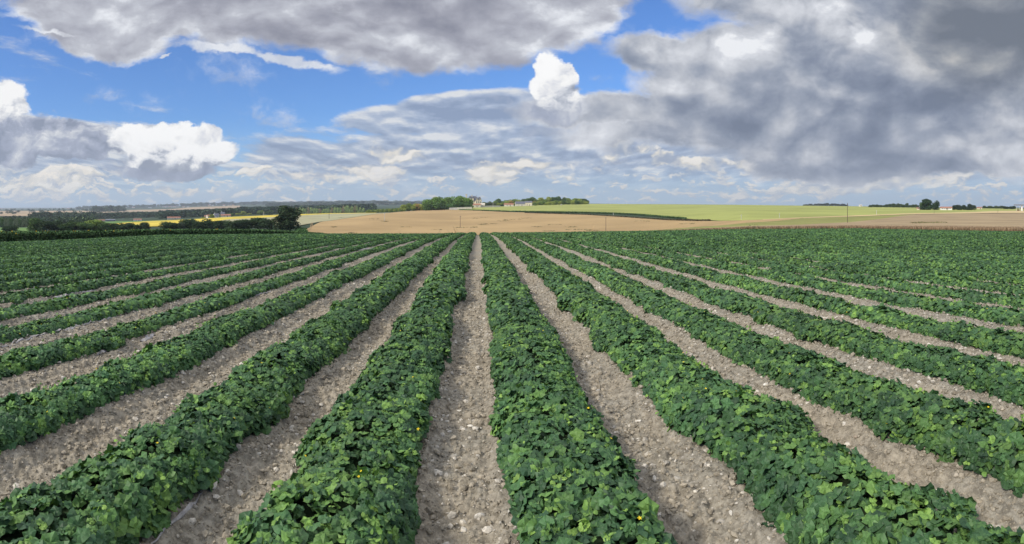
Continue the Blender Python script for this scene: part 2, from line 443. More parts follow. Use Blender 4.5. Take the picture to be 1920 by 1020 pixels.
def Hpd(px, d):
    px = np.asarray(px, float) + 0 * np.asarray(d, float); d = np.asarray(d, float) + 0 * px
    pc = np.clip(px, cpa[0], cpa[-1])
    i = np.clip(np.searchsorted(cpa, pc, side='right') - 1, 0, len(cpa) - 2)
    t = (pc - cpa[i]) / (cpa[i + 1] - cpa[i])
    j = np.clip(np.searchsorted(DG, d, side='right') - 1, 0, len(DG) - 2)
    u = np.clip((d - DG[j]) / (DG[j + 1] - DG[j]), 0, 1)
    def at(ii): return TAB[ii, j] * (1 - u) + TAB[ii, j + 1] * u
    far = at(i) * (1 - t) + at(i + 1) * t
    k = np.interp(px, A_PX, A_K); near = -k * d * d
    w = np.clip((d - edge_d(px)) / 4, 0, 1)
    return near * (1 - w) + far * w
def XY(px, d):
    a = (np.asarray(px, float) - PX0) / FPX
    return np.sin(a) * d, np.cos(a) * d
def Hxy(x, y): return Hpd(px_of(x, y), np.hypot(x, y))
DM = np.concatenate([np.linspace(2, 130, 600), np.linspace(130.5, 1600, 1500), np.geomspace(1605, 20000, 300)])
def D(px, py, dmin=0.0):
    """distance at which the ground in direction px is met at picture row py"""
    z = Hpd(np.full(len(DM), px), DM)
    row = PY0 + (CAMH - z) / DM * FPX
    ok = np.where((row <= py) & (DM >= dmin))[0]
    if len(ok): return float(DM[ok[0]])
    sel = DM >= dmin
    return float(DM[sel][np.argmin(row[sel][:1200])])
def P3(px, d, dz=0.0):
    x, y = XY(px, d); return (float(x), float(y), float(Hpd(px, d)) + dz)

def zone(name, m, near, far, step=4.0, nr=60, dz=0.0, dmin=100, kind='structure', **tg):
    """a field between two border lines; each border is [(px, picture row)] or [(px, ('d', metres))]"""
    p0 = max(near[0][0], far[0][0]); p1 = min(near[-1][0], far[-1][0])
    pxs = np.arange(p0, p1 + step, step); pxs[-1] = p1
    def dist(bd):
        xs = [b[0] for b in bd]
        if isinstance(bd[0][1], tuple): return np.interp(pxs, xs, [b[1][1] for b in bd])
        rows = np.interp(pxs, xs, [b[1] for b in bd])
        return np.array([D(p, r, dmin) for p, r in zip(pxs, rows)])
    d0 = dist(near); d1 = dist(far)
    sm = lambda a: np.convolve(np.pad(a, 2, 'edge'), [.1, .2, .4, .2, .1], 'valid')
    d0 = sm(d0); d1 = np.maximum(sm(d1), d0 + 0.5)
    t = np.linspace(0, 1, nr)[None, :]
    dd = d0[:, None] * (d1 / d0)[:, None] ** t
    pp = pxs[:, None] + 0 * dd
    x, y = XY(pp, dd); z = Hpd(pp, dd) + dz
    V = np.stack([x, y, z], -1).reshape(-1, 3)
    i = np.arange(len(pxs) - 1)[:, None]; j = np.arange(nr - 1)[None, :]
    a = (i * nr + j).reshape(-1)
    F = np.stack([a, a + nr, a + nr + 1, a + 1], -1)
    o = link(name, make_mesh(name, V, F, m, smooth=True))
    o['kind'] = kind
    if tg: tag(o, **tg)
    return o

G = lambda r, g, b, k=1.0: tuple(k * v for v in lin((r, g, b)))
M_wheat = mat('ripe_wheat', (0.41, 0.285, 0.138), 0.95, 0.1, 0.13, 0.02, stretch=(0.8, 1, 1), detail=11)
M_wheat2 = mat('brown_wheat', (0.345, 0.258, 0.150), 0.95, 0.1, 0.16, 0.05, detail=8)
M_green = mat('pale_green_crop', (0.33, 0.35, 0.105), 0.95, 0.1, 0.16, 0.012, detail=8)
M_olive = mat('olive_verge', (0.26, 0.26, 0.085), 0.95, 0.1, 0.15, 0.05, detail=8)
M_straw = mat('straw_strip', (0.58, 0.44, 0.23), 0.95, 0.1, 0.12, 0.04)
M_yellow = mat('yellow_flowering_crop', (0.60, 0.47, 0.07), 0.95, 0.1, 0.35, 0.03, detail=8)
M_greyfield = mat('grey_green_field', (0.36, 0.34, 0.20), 0.95, 0.1, 0.12, 0.02)
M_meadow = mat('meadow', (0.13, 0.22, 0.06), 0.95, 0.1, 0.15, 0.02)
M_fartan = mat('far_stubble', (0.42, 0.31, 0.19), 0.95, 0.1, 0.15, 0.004)
M_land = mat('country_ground', (0.048, 0.075, 0.04), 0.95, 0.1, 0.3, 0.004, detail=8)

# the whole country as one sheet to the horizon, a little under the fields laid on it
pxs = np.unique(np.concatenate([np.arange(-260, 2180, 8.), PX0 + FPX * np.radians(np.arange(-180, 181, 6.))]))
pxs = pxs[(pxs >= PX0 - FPX * math.pi - 1) & (pxs <= PX0 + FPX * math.pi + 1)]
rs = np.concatenate([[0.0], np.linspace(60, 1600, 180), np.geomspace(1650, 28000, 60)])
pp, dd = np.meshgrid(pxs, rs, indexing='ij')
x, y = XY(pp, dd); z = Hpd(pp, np.maximum(dd, 0)) - 0.22 - 0.0004 * dd
n = len(rs); i = np.arange(len(pxs) - 1)[:, None]; j = np.arange(n - 1)[None, :]
a = (i * n + j).reshape(-1)
ld = link('terrain', make_mesh('terrain', np.stack([x, y, z], -1).reshape(-1, 3), np.stack([a, a + n, a + n + 1, a + 1], -1), M_land, smooth=True))
ld['kind'] = 'structure'

EDGE = [(px, ('d', float(edge_d(px)) + 0.3)) for px in (0, 150, 300, 556, 600, 900, 1185, 1240, 1400, 1600, 1920)]
w_far = [(556, 437), (566, 434), (580, 427), (600, 416), (620, 414), (660, 408), (700, 402), (750, 397), (800, 394), (850, 393.2), (900, 395.3),
         (950, 397.5), (1000, 399), (1100, 403), (1150, 406), (1200, 409.5), (1250, 413), (1300, 414.6), (1350, 414.6), (1400, 413.2), (1450, 411), (1500, 409.2)]
w_near = [(556, 441), (700, 441), (900, 441), (1100, 437.5), (1185, 435), (1250, 430), (1300, 426), (1350, 423), (1400, 418), (1450, 415), (1500, 409.8)]
zone('wheat_field', M_wheat, w_near, w_far, dz=0.05)
ol_near = [(1185, 435.2), (1250, 432), (1300, 430), (1400, 424.5), (1500, 422), (1600, 416.5), (1650, 411), (1690, 405), (1715, 402.6)]
ol_far = [(1185, 434.6), (1250, 430), (1300, 426), (1350, 423), (1400, 418), (1450, 414), (1500, 409.4), (1600, 406.2), (1700, 402.3), (1715, 402)]
zone('grass_verge', M_olive, ol_near, ol_far, dz=0.03)
t2_far = [(1240, 432.5), (1300, 430), (1400, 424.5), (1500, 422), (1600, 416.5), (1650, 411), (1690, 405), (1715, 402.4), (1800, 400.6), (1990, 400)]
t2_near = [(1240, ('d', 100.5)), (1400, ('d', 104)), (1600, ('d', 104)), (1990, ('d', 102))]
zone('brown_wheat_field', M_wheat2, t2_near, t2_far, dz=0.10)
g_near = [(858, 393.6), (900, 394.5), (950, 396), (1000, 397), (1100, 398.6), (1150, 399.6), (1200, 402), (1250, 406), (1300, 411), (1350, 414), (1400, 413), (1500, 408.5),
          (1600, 404.6), (1700, 400.6), (1800, 398.6), (1860, 396.2), (1990, 394)]
g_far = [(858, 389), (900, 388.1), (950, 386.5), (1000, 385), (1050, 383.2), (1100, 382.2), (1200, 382.6), (1300, 383.1), (1400, 384.1), (1500, 385.4), (1600, 386.7), (1700, 388.6), (1750, 389.7), (1830, 390.6), (1990, 391.6)]
zone('pale_green_field', M_green, g_near, g_far, dz=0.0)
zone('dry_track', M_straw, [(1430, 412.6), (1500, 409.4), (1600, 406.1), (1700, 402.1), (1800, 400.4), (1860, 399.6), (1990, 399.6)],
     [(1430, 411.8), (1500, 408.2), (1600, 404.3), (1700, 400.4), (1800, 398.4), (1860, 396), (1990, 393.8)], dz=0.12)
zone('grey_green_field', M_greyfield, [(400, 425), (556, 424), (600, 415.8), (620, 413.8), (660, 407.8), (700, 401.8), (730, 399.2)],
     [(400, 417), (430, 410.6), (460, 409.8), (530, 406), (600, 402), (620, 401), (700, 399.5), (730, 398.8)], dz=0.1)
zone('yellow_crop_field', M_yellow, [(195, 424.4), (280, 425), (310, 424), (390, 417.5), (430, 410.8), (460, 409.8), (530, 406), (600, 402), (620, 401), (705, 399.6)],
     [(195, 420.8), (240, 417), (280, 414.6), (314, 413.4), (350, 411.5), (380, 410), (420, 407.4), (470, 405.2), (530, 402.4), (620, 399.9), (705, 399)], dz=0.12)
zone('meadow', M_meadow, [(180, 420.9), (240, 417.3), (280, 415), (314, 413.6)], [(180, 415.5), (250, 414.4), (314, 413)], dz=0.05)
zone('meadow', M_meadow, [(-60, 434), (62, 433.5)], [(-60, 426), (62, 427)], dz=0.05)
zone('far_field', M_fartan, [(-60, 406), (60, 405), (190, 407)], [(-60, 396), (60, 395.4), (190, 395)], dz=0.5)
zone('far_field', M_fartan, [(190, 400), (215, 399), (320, 396), (360, 393.5), (450, 390)], [(190, 395), (215, 394.5), (320, 392), (360, 388.5), (450, 385.5)], dz=0.5, dmin=2500)
zone('far_field', M_fartan, [(515, 388), (590, 387)], [(515, 384.5), (590, 384)], dz=0.5, dmin=3000)
zone('far_field', M_fartan, [(690, 382.5), (790, 382.5)], [(690, 380), (790, 380.3)], dz=1.0, dmin=4000)

# ================================================================== the crop: soil, rows, stones
ROWS = [-9.75, -8.25, -6.85, -5.45, -3.97, -2.38, -0.92, 0.67, 2.26, 3.76, 5.27, 6.86]
while ROWS[0] > -64: ROWS.insert(0, ROWS[0] - 1.52)
while ROWS[-1] < 86: ROWS.append(ROWS[-1] + 1.58)
ROWS = np.array(ROWS)
def row_half(X): 
    return float(np.interp(X, [-40, -24, -12, -8.2, -5.5, -4.0, -2.4, -0.93, 0.7, 2.2, 3.7, 5.3, 8, 14, 40], [.48, .34, .30, .28, .27, .35, .41, .46, .45, .44, .39, .34, .30, .29, .36]))
def row_top(X): 
    return float(np.interp(X, [-30, -9, -5.5, -4.0, -2.4, -0.93, 2.2, 4, 10, 30], [.20, .17, .18, .23, .28, .30, .28, .25, .21, .20]))
def soil_z(x, y, r):
    i = np.clip(np.searchsorted(ROWS, x), 1, len(ROWS) - 1)
    l = ROWS[i - 1]; q = ROWS[i]
    u = np.minimum(x - l, q - x); u = np.abs(u)                    # distance from a row's middle
    bed = 0.07 * (1 - np.clip((u - 0.30) / 0.35, 0, 1) ** 2)
    mid = (l + q) / 2
    rut = -0.02 * np.exp(-((x - mid) / 0.11) ** 2) - 0.026 * np.exp(-((np.abs(x - mid) - 0.20) / 0.045) ** 2)
    f = np.clip(1.6 - r / 22, 0.15, 1)
    n = fbm(x * 1.7, y * 0.9, 3, 3) * 0.040 + f * np.clip(vnoise(x * 10, y * 8, 13) - 0.5, 0, 1) * 0.035 + f * (fbm(x * 9, y * 7, 5, 4, 0.62) * 0.026)
    cl = vnoise(x * 22, y * 22, 9); cl2 = vnoise(x * 47, y * 47, 11)
    n = n + f * (np.clip(cl - 0.42, 0, 1) * 0.060 + np.clip(cl2 - 0.45, 0, 1) * 0.034)
    return bed + rut + n - 0.06

def soil_mat():
    m = bpy.data.materials.new('chalky_soil'); m.use_nodes = True; nt = m.node_tree; nt.nodes.clear(); S_.tree = nt
    o = nt.nodes.new('ShaderNodeOutputMaterial'); b = nt.nodes.new('ShaderNodeBsdfPrincipled')
    b.inputs['Roughness'].default_value = 0.95; b.inputs['Specular IOR Level'].default_value = 0.15
    g = nt.nodes.new('ShaderNodeNewGeometry'); pos = S_(g.outputs['Position'])
    n1 = noise(pos, 0.7, 4, 0.6); n2 = noise(pos, 14, 6, 0.65); n3 = noise(pos, 70, 3, 0.6)
    c = mixc(ramp(n1, 0.35, 0.65), (0.345, 0.302, 0.228), (0.318, 0.292, 0.234))
    c = mixc(ramp(n2, 0.30, 0.72), vop('MULTIPLY', c, (0.52, 0.51, 0.50)), vop('MULTIPLY', c, (1.22, 1.22, 1.24)))  # dark mottling paints in the shade of crevices between clods
    c = mixc(ramp(n3, 0.60, 0.74) * 0.6, c, (0.50, 0.46, 0.40))
    nt.links.new(c.s, b.inputs['Base Color'])
    bp = nt.nodes.new('ShaderNodeBump'); bp.inputs['Strength'].default_value = 0.8; bp.inputs['Distance'].default_value = 0.02
    h = noise(pos, 38, 5, 0.65)
    nt.links.new(h.s, bp.inputs['Height']); nt.links.new(bp.outputs[0], b.inputs['Normal'])
    nt.links.new(b.outputs[0], o.inputs[0])
    return m
M_soil = soil_mat()
az = np.concatenate([np.arange(-180, -56, 4.0), np.arange(-54, 60.01, 0.13), np.arange(62, 181, 4.0)])
az[-1] = 180.0
rr = np.concatenate([[0.0, 1.0, 2.0], np.geomspace(2.6, 101, 560)])
A, R_ = np.meshgrid(np.radians(az), rr, indexing='ij')
ed = edge_d(PX0 + FPX * A)
R2 = np.minimum(R_, ed + 0.6)
x = np.sin(A) * R2; y = np.cos(A) * R2
z = Hpd(PX0 + FPX * A, R2) + soil_z(x, y, R2)
z = np.where(R_ > ed + 0.6, z - (R_ - ed - 0.6) * 0.06, z)
x = np.sin(A) * R_; y = np.cos(A) * R_
n = len(rr); i = np.arange(len(az) - 1)[:, None]; j = np.arange(n - 1)[None, :]
a = (i * n + j).reshape(-1)
ground = link('ground', make_mesh('ground', np.stack([x, y, z], -1).reshape(-1, 3), np.stack([a, a + n, a + n + 1, a + 1], -1), M_soil, smooth=True))
ground['kind'] = 'structure'
def gz(x, y): return float(Hxy(x, y) + soil_z(np.array([x]), np.array([y]), np.array([math.hypot(x, y)]))[0])
def near_pt(px, py):
    """point of the crop ground met in direction (px, py)"""
    a = (px - PX0) / FPX; d = CAMH * FPX / (py - PY0)
    for _ in range(30):
        xx, yy = math.sin(a) * d, math.cos(a) * d
        d = (CAMH - gz(xx, yy)) * FPX / (py - PY0)
    return math.sin(a) * d, math.cos(a) * d

# ---- leaves
def leaf_mat(name):
    m = bpy.data.materials.new(name); m.use_nodes = True; nt = m.node_tree; nt.nodes.clear(); S_.tree = nt
    o = nt.nodes.new('ShaderNodeOutputMaterial'); b = nt.nodes.new('ShaderNodeBsdfPrincipled')
    b.inputs['Roughness'].default_value = 0.55; b.inputs['Specular IOR Level'].default_value = 0.35
    at = nt.nodes.new('ShaderNodeAttribute'); at.attribute_name = 'tone'
    g = nt.nodes.new('ShaderNodeNewGeometry')
    k = ramp(noise(S_(g.outputs['Position']), 60, 3, 0.6), 0.3, 0.7, 0.82, 1.18)
    c = vop('MULTIPLY', S_(at.outputs['Color']), vec(k, k, k))
    nt.links.new(c.s, b.inputs['Base Color'])
    t = nt.nodes.new('ShaderNodeBsdfTranslucent'); nt.links.new(vop('MULTIPLY', c, (1.1, 1.15, 0.6)).s, t.inputs['Color'])
    mx = nt.nodes.new('ShaderNodeMixShader'); mx.inputs[0].default_value = 0.16
    nt.links.new(b.outputs[0], mx.inputs[1]); nt.links.new(t.outputs[0], mx.inputs[2]); nt.links.new(mx.outputs[0], o.inputs[0])
    return m
M_leaf = leaf_mat('vine_leaf')
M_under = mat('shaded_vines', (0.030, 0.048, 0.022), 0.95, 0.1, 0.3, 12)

def leaf_hi(k):
    """a lobed, toothed, crumpled leaf about 1 unit wide: centre, a middle ring and an outline"""
    r = np.random.default_rng(100 + k)
    na = 15
    ang = np.linspace(-math.pi, math.pi, na, endpoint=False) + math.pi / na
    lob = 0.455 + 0.040 * np.cos(ang * 5) + r.uniform(-0.028, 0.028, na)
    notch = np.exp(-((np.abs(ang) - math.pi) / 0.30) ** 2)
    rad = lob * (1 - 0.62 * notch)
    V = [(0, 0, -0.03)]
    for s, q in ((0.52, 0), (1.0, 1)):
        for a_, ra in zip(ang, rad):
            fold = 0.075 * math.cos(a_ * 5 + 0.4) * s
            z_ = (0.07 * s - (0.16 * s * s if q else 0.03)) + fold + r.uniform(-0.03, 0.03)
            V.append((math.cos(a_) * ra * s, math.sin(a_) * ra * s, z_))
    T = []
    for i_ in range(na):
        j_ = (i_ + 1) % na
        T.append((0, 1 + i_, 1 + j_))
        T.append((1 + i_, 1 + na + i_, 1 + na + j_)); T.append((1 + i_, 1 + na + j_, 1 + j_))
    return np.array(V), np.array(T)
def leaf_mid(k):
    r = np.random.default_rng(200 + k); ang = np.linspace(-math.pi, math.pi, 7, endpoint=False) + 0.3
    rad = 0.47 + r.uniform(-0.07, 0.05, 7)
    V = [(0, 0, 0.05)] + [(math.cos(a_) * q, math.sin(a_) * q, r.uniform(-0.13, 0.05)) for a_, q in zip(ang, rad)]
    return np.array(V), np.array([(0, 1 + i_, 1 + (i_ + 1) % 7) for i_ in range(7)])
def leaf_far(k):
    r = np.random.default_rng(300 + k)
    V = np.array([(-.5, 0, -.08), (0, -.42, .06), (.5, .05, -.08), (0.05, .42, .06)]) + r.uniform(-.06, .06, (4, 3))
    return V, np.array([(0, 1, 2), (0, 2, 3)])
LV = [[leaf_hi(k) for k in range(7)], [leaf_mid(k) for k in range(5)], [leaf_far(k) for k in range(4)]]

def frames(nrm, spin):
    """rotation matrices whose z axis is nrm"""
    z_ = nrm / np.linalg.norm(nrm, axis=1, keepdims=True)
    h = np.stack([np.cos(spin), np.sin(spin), 0 * spin], -1)
    x_ = h - (h * z_).sum(1, keepdims=True) * z_
    x_ /= np.linalg.norm(x_, axis=1, keepdims=True) + 1e-9
    y_ = np.cross(z_, x_)
    return np.stack([x_, y_, z_], -1)
def scatter(temps, pos, Rm, size, tone, rs_):
    """stamp leaf templates: returns verts, tris, colours"""
    Vs, Fs, Cs = [], [], []; base = 0
    kind = rs_.integers(0, len(temps), len(pos))
    for k, (TV, TF) in enumerate(temps):
        s = np.where(kind == k)[0]
        if not len(s): continue
        v = np.einsum('nij,mj->nmi', Rm[s], TV) * size[s, None, None] + pos[s, None, :]
        nv = len(TV)
        f = TF[None] + (np.arange(len(s)) * nv)[:, None, None] + base
        Vs.append(v.reshape(-1, 3)); Fs.append(f.reshape(-1, 3)); Cs.append(np.repeat(tone[s], nv, 0)); base += nv * len(s)
    return Vs, Fs, Cs, base

def row_shape(X, y, W, Ht):
    near = abs(X) < 1.5
    c = X + (0.03 if near else 0.05) * fbm(y * 0.45, 0 * y + X, 21, 2)
    k = 0.20 if near else 0.28
    spill = lambda s: 0.17 * np.clip((vnoise(y * 1.5, 0 * y + X * 11, s) - 0.74) / 0.26, 0, 1)       # runners creeping on to the path
    wl = W * (1 + k * fbm(y * 0.9, 0 * y + X * 3, 31, 3)) + spill(33); wr = W * (1 + k * fbm(y * 0.9, 0 * y + X * 5, 41, 3)) + spill(43)
    weak = np.clip((vnoise(y * 0.55, 0 * y + X * 13, 53) - 0.86) / 0.14, 0, 1)                        # a weak plant here and there
    h = Ht * (1 + 0.30 * fbm(y * 0.7, 0 * y + X * 7, 51, 3)) * (1 - 0.35 * weak)
    wl = wl * (1 - 0.3 * weak); wr = wr * (1 - 0.3 * weak)
    return c, wl, wr, h
TONES = np.array([(0.036, 0.082, 0.030), (0.063, 0.138, 0.042), (0.108, 0.212, 0.055), (0.185, 0.320, 0.065), (0.30, 0.45, 0.09)])
def crop_row(X, idx):
    rs_ = np.random.default_rng(1000 + idx)
    W, Ht = row_half(X), row_top(X)
    lim = 0.94 if X < 0 else 0.746
    y0 = max(1.2, abs(X) * lim * 0.93 - 1.5)
    ys = np.linspace(y0, 110, 400)
    ok = np.hypot(X, ys) < edge_d(px_of(X, ys)) - 0.8
    if not ok.any() or ys[ok][-1] - y0 < 2: return None
    y1 = ys[ok][-1]
    Vs, Fs, Cs, base = [], [], [], 0
    # leaves, larger and simpler with distance
    for lod, (ra, rb) in enumerate(((0, 10.5), (10.5, 28), (28, 200))):
        a_ = math.sqrt(max(ra * ra - X * X, 0)); b_ = math.sqrt(max(rb * rb - X * X, 0))
        a_, b_ = max(a_, y0), min(b_, y1)
        if b_ <= a_: continue
        seg = np.linspace(a_, b_, max(2, int((b_ - a_) / 4) + 1))
        for s0, s1 in zip(seg[:-1], seg[1:]):
            dist = math.hypot(X, (s0 + s1) / 2)
            size = 0.104 if lod == 0 else (0.104 if lod == 1 else 0.112 + max(0, dist - 28) * 0.0024)
            cover = (3.3, 3.0, 2.5)[lod]
            nl = int((s1 - s0) * (2 * W * 1.35) * cover / (0.50 * size * size))
            yy = rs_.uniform(s0, s1, nl); u = rs_.uniform(-1, 1, nl)
            u = np.sign(u) * np.abs(u) ** 0.9
            c, wl, wr, h = row_shape(X, yy, W, Ht)
            th = u * (math.pi / 2)
            sx = np.sin(th); cz = np.cos(th)
            wid = np.where(u < 0, wl, wr)
            lump = 1 + 0.20 * fbm(yy * 3.1, u * 2.2 + X * 9, 61, 2)
            px_ = c + np.sign(sx) * np.abs(sx) ** 0.85 * wid * lump; pz = np.abs(cz) ** 0.62 * h * lump
            dep = rs_.beta(1.1, 2.6, nl) * 0.13
            nrm = np.stack([sx * 0.75, 0 * sx, cz * 0.9 + 0.28], -1)
            pos = np.stack([px_, yy, pz], -1) - nrm * dep[:, None] 
            pos[:, 2] = np.maximum(pos[:, 2], 0.015) + rs_.uniform(0, 0.03, nl)
            gx = near_z(pos[:, 0], pos[:, 1]); pos[:, 2] += gx
            nr_ = nrm + rs_.normal(0, 0.40, (nl, 3)) + np.array([0, -0.10, 0])
            nr_[:, 2] = np.maximum(nr_[:, 2], 0.12)
            Rm = frames(nr_, rs_.uniform(0, 2 * math.pi, nl))
            cl = fbm(yy * 1.4, px_ * 2.1, 71, 3)
            young = np.clip(0.11 + 0.34 * cl + 0.15 * (1 - dep / 0.06), 0, 0.8) * (dep < 0.05)
            t = rs_.uniform(0, 1, nl)
            ti = np.clip(rs_.normal(1.0 + 0.9 * cl, 0.75, nl), 0, 3)
            ti = np.where(t < young * 0.34, rs_.uniform(2.1, 3.3, nl), ti)
            i0 = np.floor(ti).astype(int).clip(0, 3); fr = (ti - i0)[:, None]
            tone = TONES[i0] * (1 - fr) + TONES[i0 + 1] * fr
            blue = rs_.uniform(0, 1, (nl, 1)) * (ti < 1.6)[:, None]
            tone = tone * (1 + blue * np.array([0.0, 0.04, 0.30]))
            tone = tone * rs_.uniform(0.78, 1.24, (nl, 1)) * (1 + 0.22 * fbm(yy * .35, px_ * .6, 81, 2))[:, None]
            sz = size * rs_.uniform(0.55, 1.35, nl) * np.where(ti > 2.9, 0.62, 1.0)
            v, f, cc, nb = scatter(LV[lod], pos, Rm, sz, tone, rs_)
            if lod < 2:                                              # bright young shoots standing out of the leaves
                ns = int((s1 - s0) * 2 * W * (11 if lod == 0 else 9)); m_ = 5
                ys_ = rs_.uniform(s0, s1, ns); us = rs_.uniform(-1, 1, ns); ths = us * math.pi / 2
                c2, wl2, wr2, h2 = row_shape(X, ys_, W, Ht)
                ctr = np.stack([c2 + np.sign(us) * np.abs(np.sin(ths)) ** .85 * np.where(us < 0, wl2, wr2), ys_, np.cos(ths) ** .62 * h2 + 0.03], -1)
                ctr[:, 2] += near_z(ctr[:, 0], ctr[:, 1])
                q = np.repeat(ctr, m_, 0) + rs_.normal(0, 1, (ns * m_, 3)) * np.array([.020, .020, .022])
                tt = rs_.uniform(1.9, 3.5, ns).repeat(m_) + rs_.normal(0, .15, ns * m_); tt = tt.clip(1.8, 3.99)
                i0 = tt.astype(int); fr = (tt - i0)[:, None]; tn = TONES[i0] * (1 - fr) + TONES[i0 + 1] * fr
                nq = rs_.normal(0, .7, (ns * m_, 3)) + np.array([0, 0, .9])
                v2, f2_, cc2, nb2 = scatter(LV[max(lod, 1)], q, frames(nq, rs_.uniform(0, 6, ns * m_)), rs_.uniform(.022, .055, ns * m_), tn, rs_)
                v = v + v2; f = f + [g_ + nb for g_ in f2_]; cc = cc + cc2; nb += nb2
            Vs += v; Fs += [q + base for q in f]; Cs += cc; base += nb
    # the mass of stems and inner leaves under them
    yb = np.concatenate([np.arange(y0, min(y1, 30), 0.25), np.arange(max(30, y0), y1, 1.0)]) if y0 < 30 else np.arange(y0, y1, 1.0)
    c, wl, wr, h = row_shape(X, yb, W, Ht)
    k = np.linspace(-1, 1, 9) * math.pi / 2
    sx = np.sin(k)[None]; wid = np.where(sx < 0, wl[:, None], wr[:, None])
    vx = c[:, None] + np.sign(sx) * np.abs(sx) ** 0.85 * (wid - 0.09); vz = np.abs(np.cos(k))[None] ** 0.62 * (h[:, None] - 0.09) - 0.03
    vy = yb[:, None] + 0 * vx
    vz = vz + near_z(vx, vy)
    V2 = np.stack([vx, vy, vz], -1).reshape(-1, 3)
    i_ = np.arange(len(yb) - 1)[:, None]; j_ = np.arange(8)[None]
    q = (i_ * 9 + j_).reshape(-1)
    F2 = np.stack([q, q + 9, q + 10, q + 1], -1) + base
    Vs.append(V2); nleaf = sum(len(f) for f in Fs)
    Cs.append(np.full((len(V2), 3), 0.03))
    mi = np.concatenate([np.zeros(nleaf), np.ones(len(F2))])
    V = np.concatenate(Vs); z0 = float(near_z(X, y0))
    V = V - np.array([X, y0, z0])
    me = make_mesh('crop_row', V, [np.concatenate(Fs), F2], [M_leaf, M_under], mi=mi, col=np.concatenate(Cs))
    return link('crop_row', me, loc=(X, y0, z0)), y0, y1

def nth(i):
    """0 -> first, 22 -> twenty-third"""
    o = ['first', 'second', 'third', 'fourth', 'fifth', 'sixth', 'seventh', 'eighth', 'ninth', 'tenth', 'eleventh', 'twelfth', 'thirteenth', 'fourteenth', 'fifteenth',
         'sixteenth', 'seventeenth', 'eighteenth', 'nineteenth']
    n_ = i + 1
    if n_ < 20: return o[n_ - 1]
    t = ['twenty', 'thirty', 'forty', 'fifty', 'sixty', 'seventy'][n_ // 10 - 2]
    return (t + '-' + o[n_ % 10 - 1]) if n_ % 10 else t[:-1] + 'ieth'
row_obj = {}
li = [i for i in range(len(ROWS)) if ROWS[i] < 0][::-1]; ri = [i for i in range(len(ROWS)) if ROWS[i] > 0]
for side, lst in (('left', li), ('right', ri)):
    for k, i in enumerate(lst):
        r_ = crop_row(ROWS[i], i)
        if r_ is None: continue
        o, ya, yb_ = r_
        row_obj[i] = (o, ya, yb_)
        if k == 0: lab = 'leafy green vine row bordering the central soil path on its %s' % side
        else: lab = '%s leafy vine row counted %s from the central soil path' % (nth(k), 'leftwards' if side == 'left' else 'rightwards')
        tag(o, lab, 'crop row', 'rows of leafy vines across the field')

# ---- yellow blossoms on the nearest rows, each a part of its row
M_petal = mat('yellow_petal', (0.85, 0.66, 0.03), 0.6, 0.2)
fv, ff = [], []
for k in range(5):
    a_ = k * 2 * math.pi / 5; n0 = len(fv)
    fv += [(0, 0, 0), (math.cos(a_ - .42) * .6, math.sin(a_ - .42) * .6, .25), (math.cos(a_) * 1, math.sin(a_), .32), (math.cos(a_ + .42) * .6, math.sin(a_ + .42) * .6, .25)]
    ff.append([n0, n0 + 1, n0 + 2, n0 + 3])
fl_me = make_mesh('flower', np.array(fv) * 0.013, ff, M_petal)
nf = 0
for i, (o, ya, yb_) in row_obj.items():
    X = ROWS[i]
    if abs(X) > 10: continue
    rs_ = np.random.default_rng(50 + i)
    for _ in range(13 if abs(X) < 4 else 8):
        yy = rs_.uniform(max(ya + .5, 3.0), max(ya + 2, 11)); u = rs_.uniform(-.95, .95)
        c, wl, wr, h = [float(q) for q in row_shape(X, np.array([yy]), row_half(X), row_top(X))]
        th = u * math.pi / 2
        xx = c + math.copysign(abs(math.sin(th)) ** .85, th) * (wl if u < 0 else wr) * 1.02; zz = abs(math.cos(th)) ** .62 * h * 1.03 + 0.035
        f = link('flower', fl_me, o, loc=(xx - X, yy - ya, zz + float(near_z(xx, yy)) - o.location.z))
        f.rotation_euler = (rs_.uniform(-.5, .7), math.sin(th) * .7, rs_.uniform(0, 6)); f.scale = [rs_.uniform(.7, 1.2)] * 3

# ---- clods and pebbles: nobody could count them
def rock_t(k, n=0):
    r = np.random.default_rng(400 + k); t = (1 + 5 ** .5) / 2
    V = np.array([(-1, t, 0), (1, t, 0), (-1, -t, 0), (1, -t, 0), (0, -1, t), (0, 1, t), (0, -1, -t), (0, 1, -t), (t, 0, -1), (t, 0, 1), (-t, 0, -1), (-t, 0, 1)]) / 1.9
    V = V * r.uniform(0.62, 1.15, (12, 1)) * np.array([1, r.uniform(.6, .95), r.uniform(.5, .75)])
    F = np.array([(0, 11, 5), (0, 5, 1), (0, 1, 7), (0, 7, 10), (0, 10, 11), (1, 5, 9), (5, 11, 4), (11, 10, 2), (10, 7, 6), (7, 1, 8), (3, 9, 4), (3, 4, 2), (3, 2, 6), (3, 6, 8), (3, 8, 9), (4, 9, 5), (2, 4, 11), (6, 2, 10), (8, 6, 7), (9, 8, 1)])
    return V, F
RT = [rock_t(k) for k in range(8)]
M_clod = mat('clod', (1, 1, 1), 0.95, 0.1, 0.22, 45, bump=0.5, bscale=60, attr='tone')
PV, PR, PS, PT = [], [], [], []
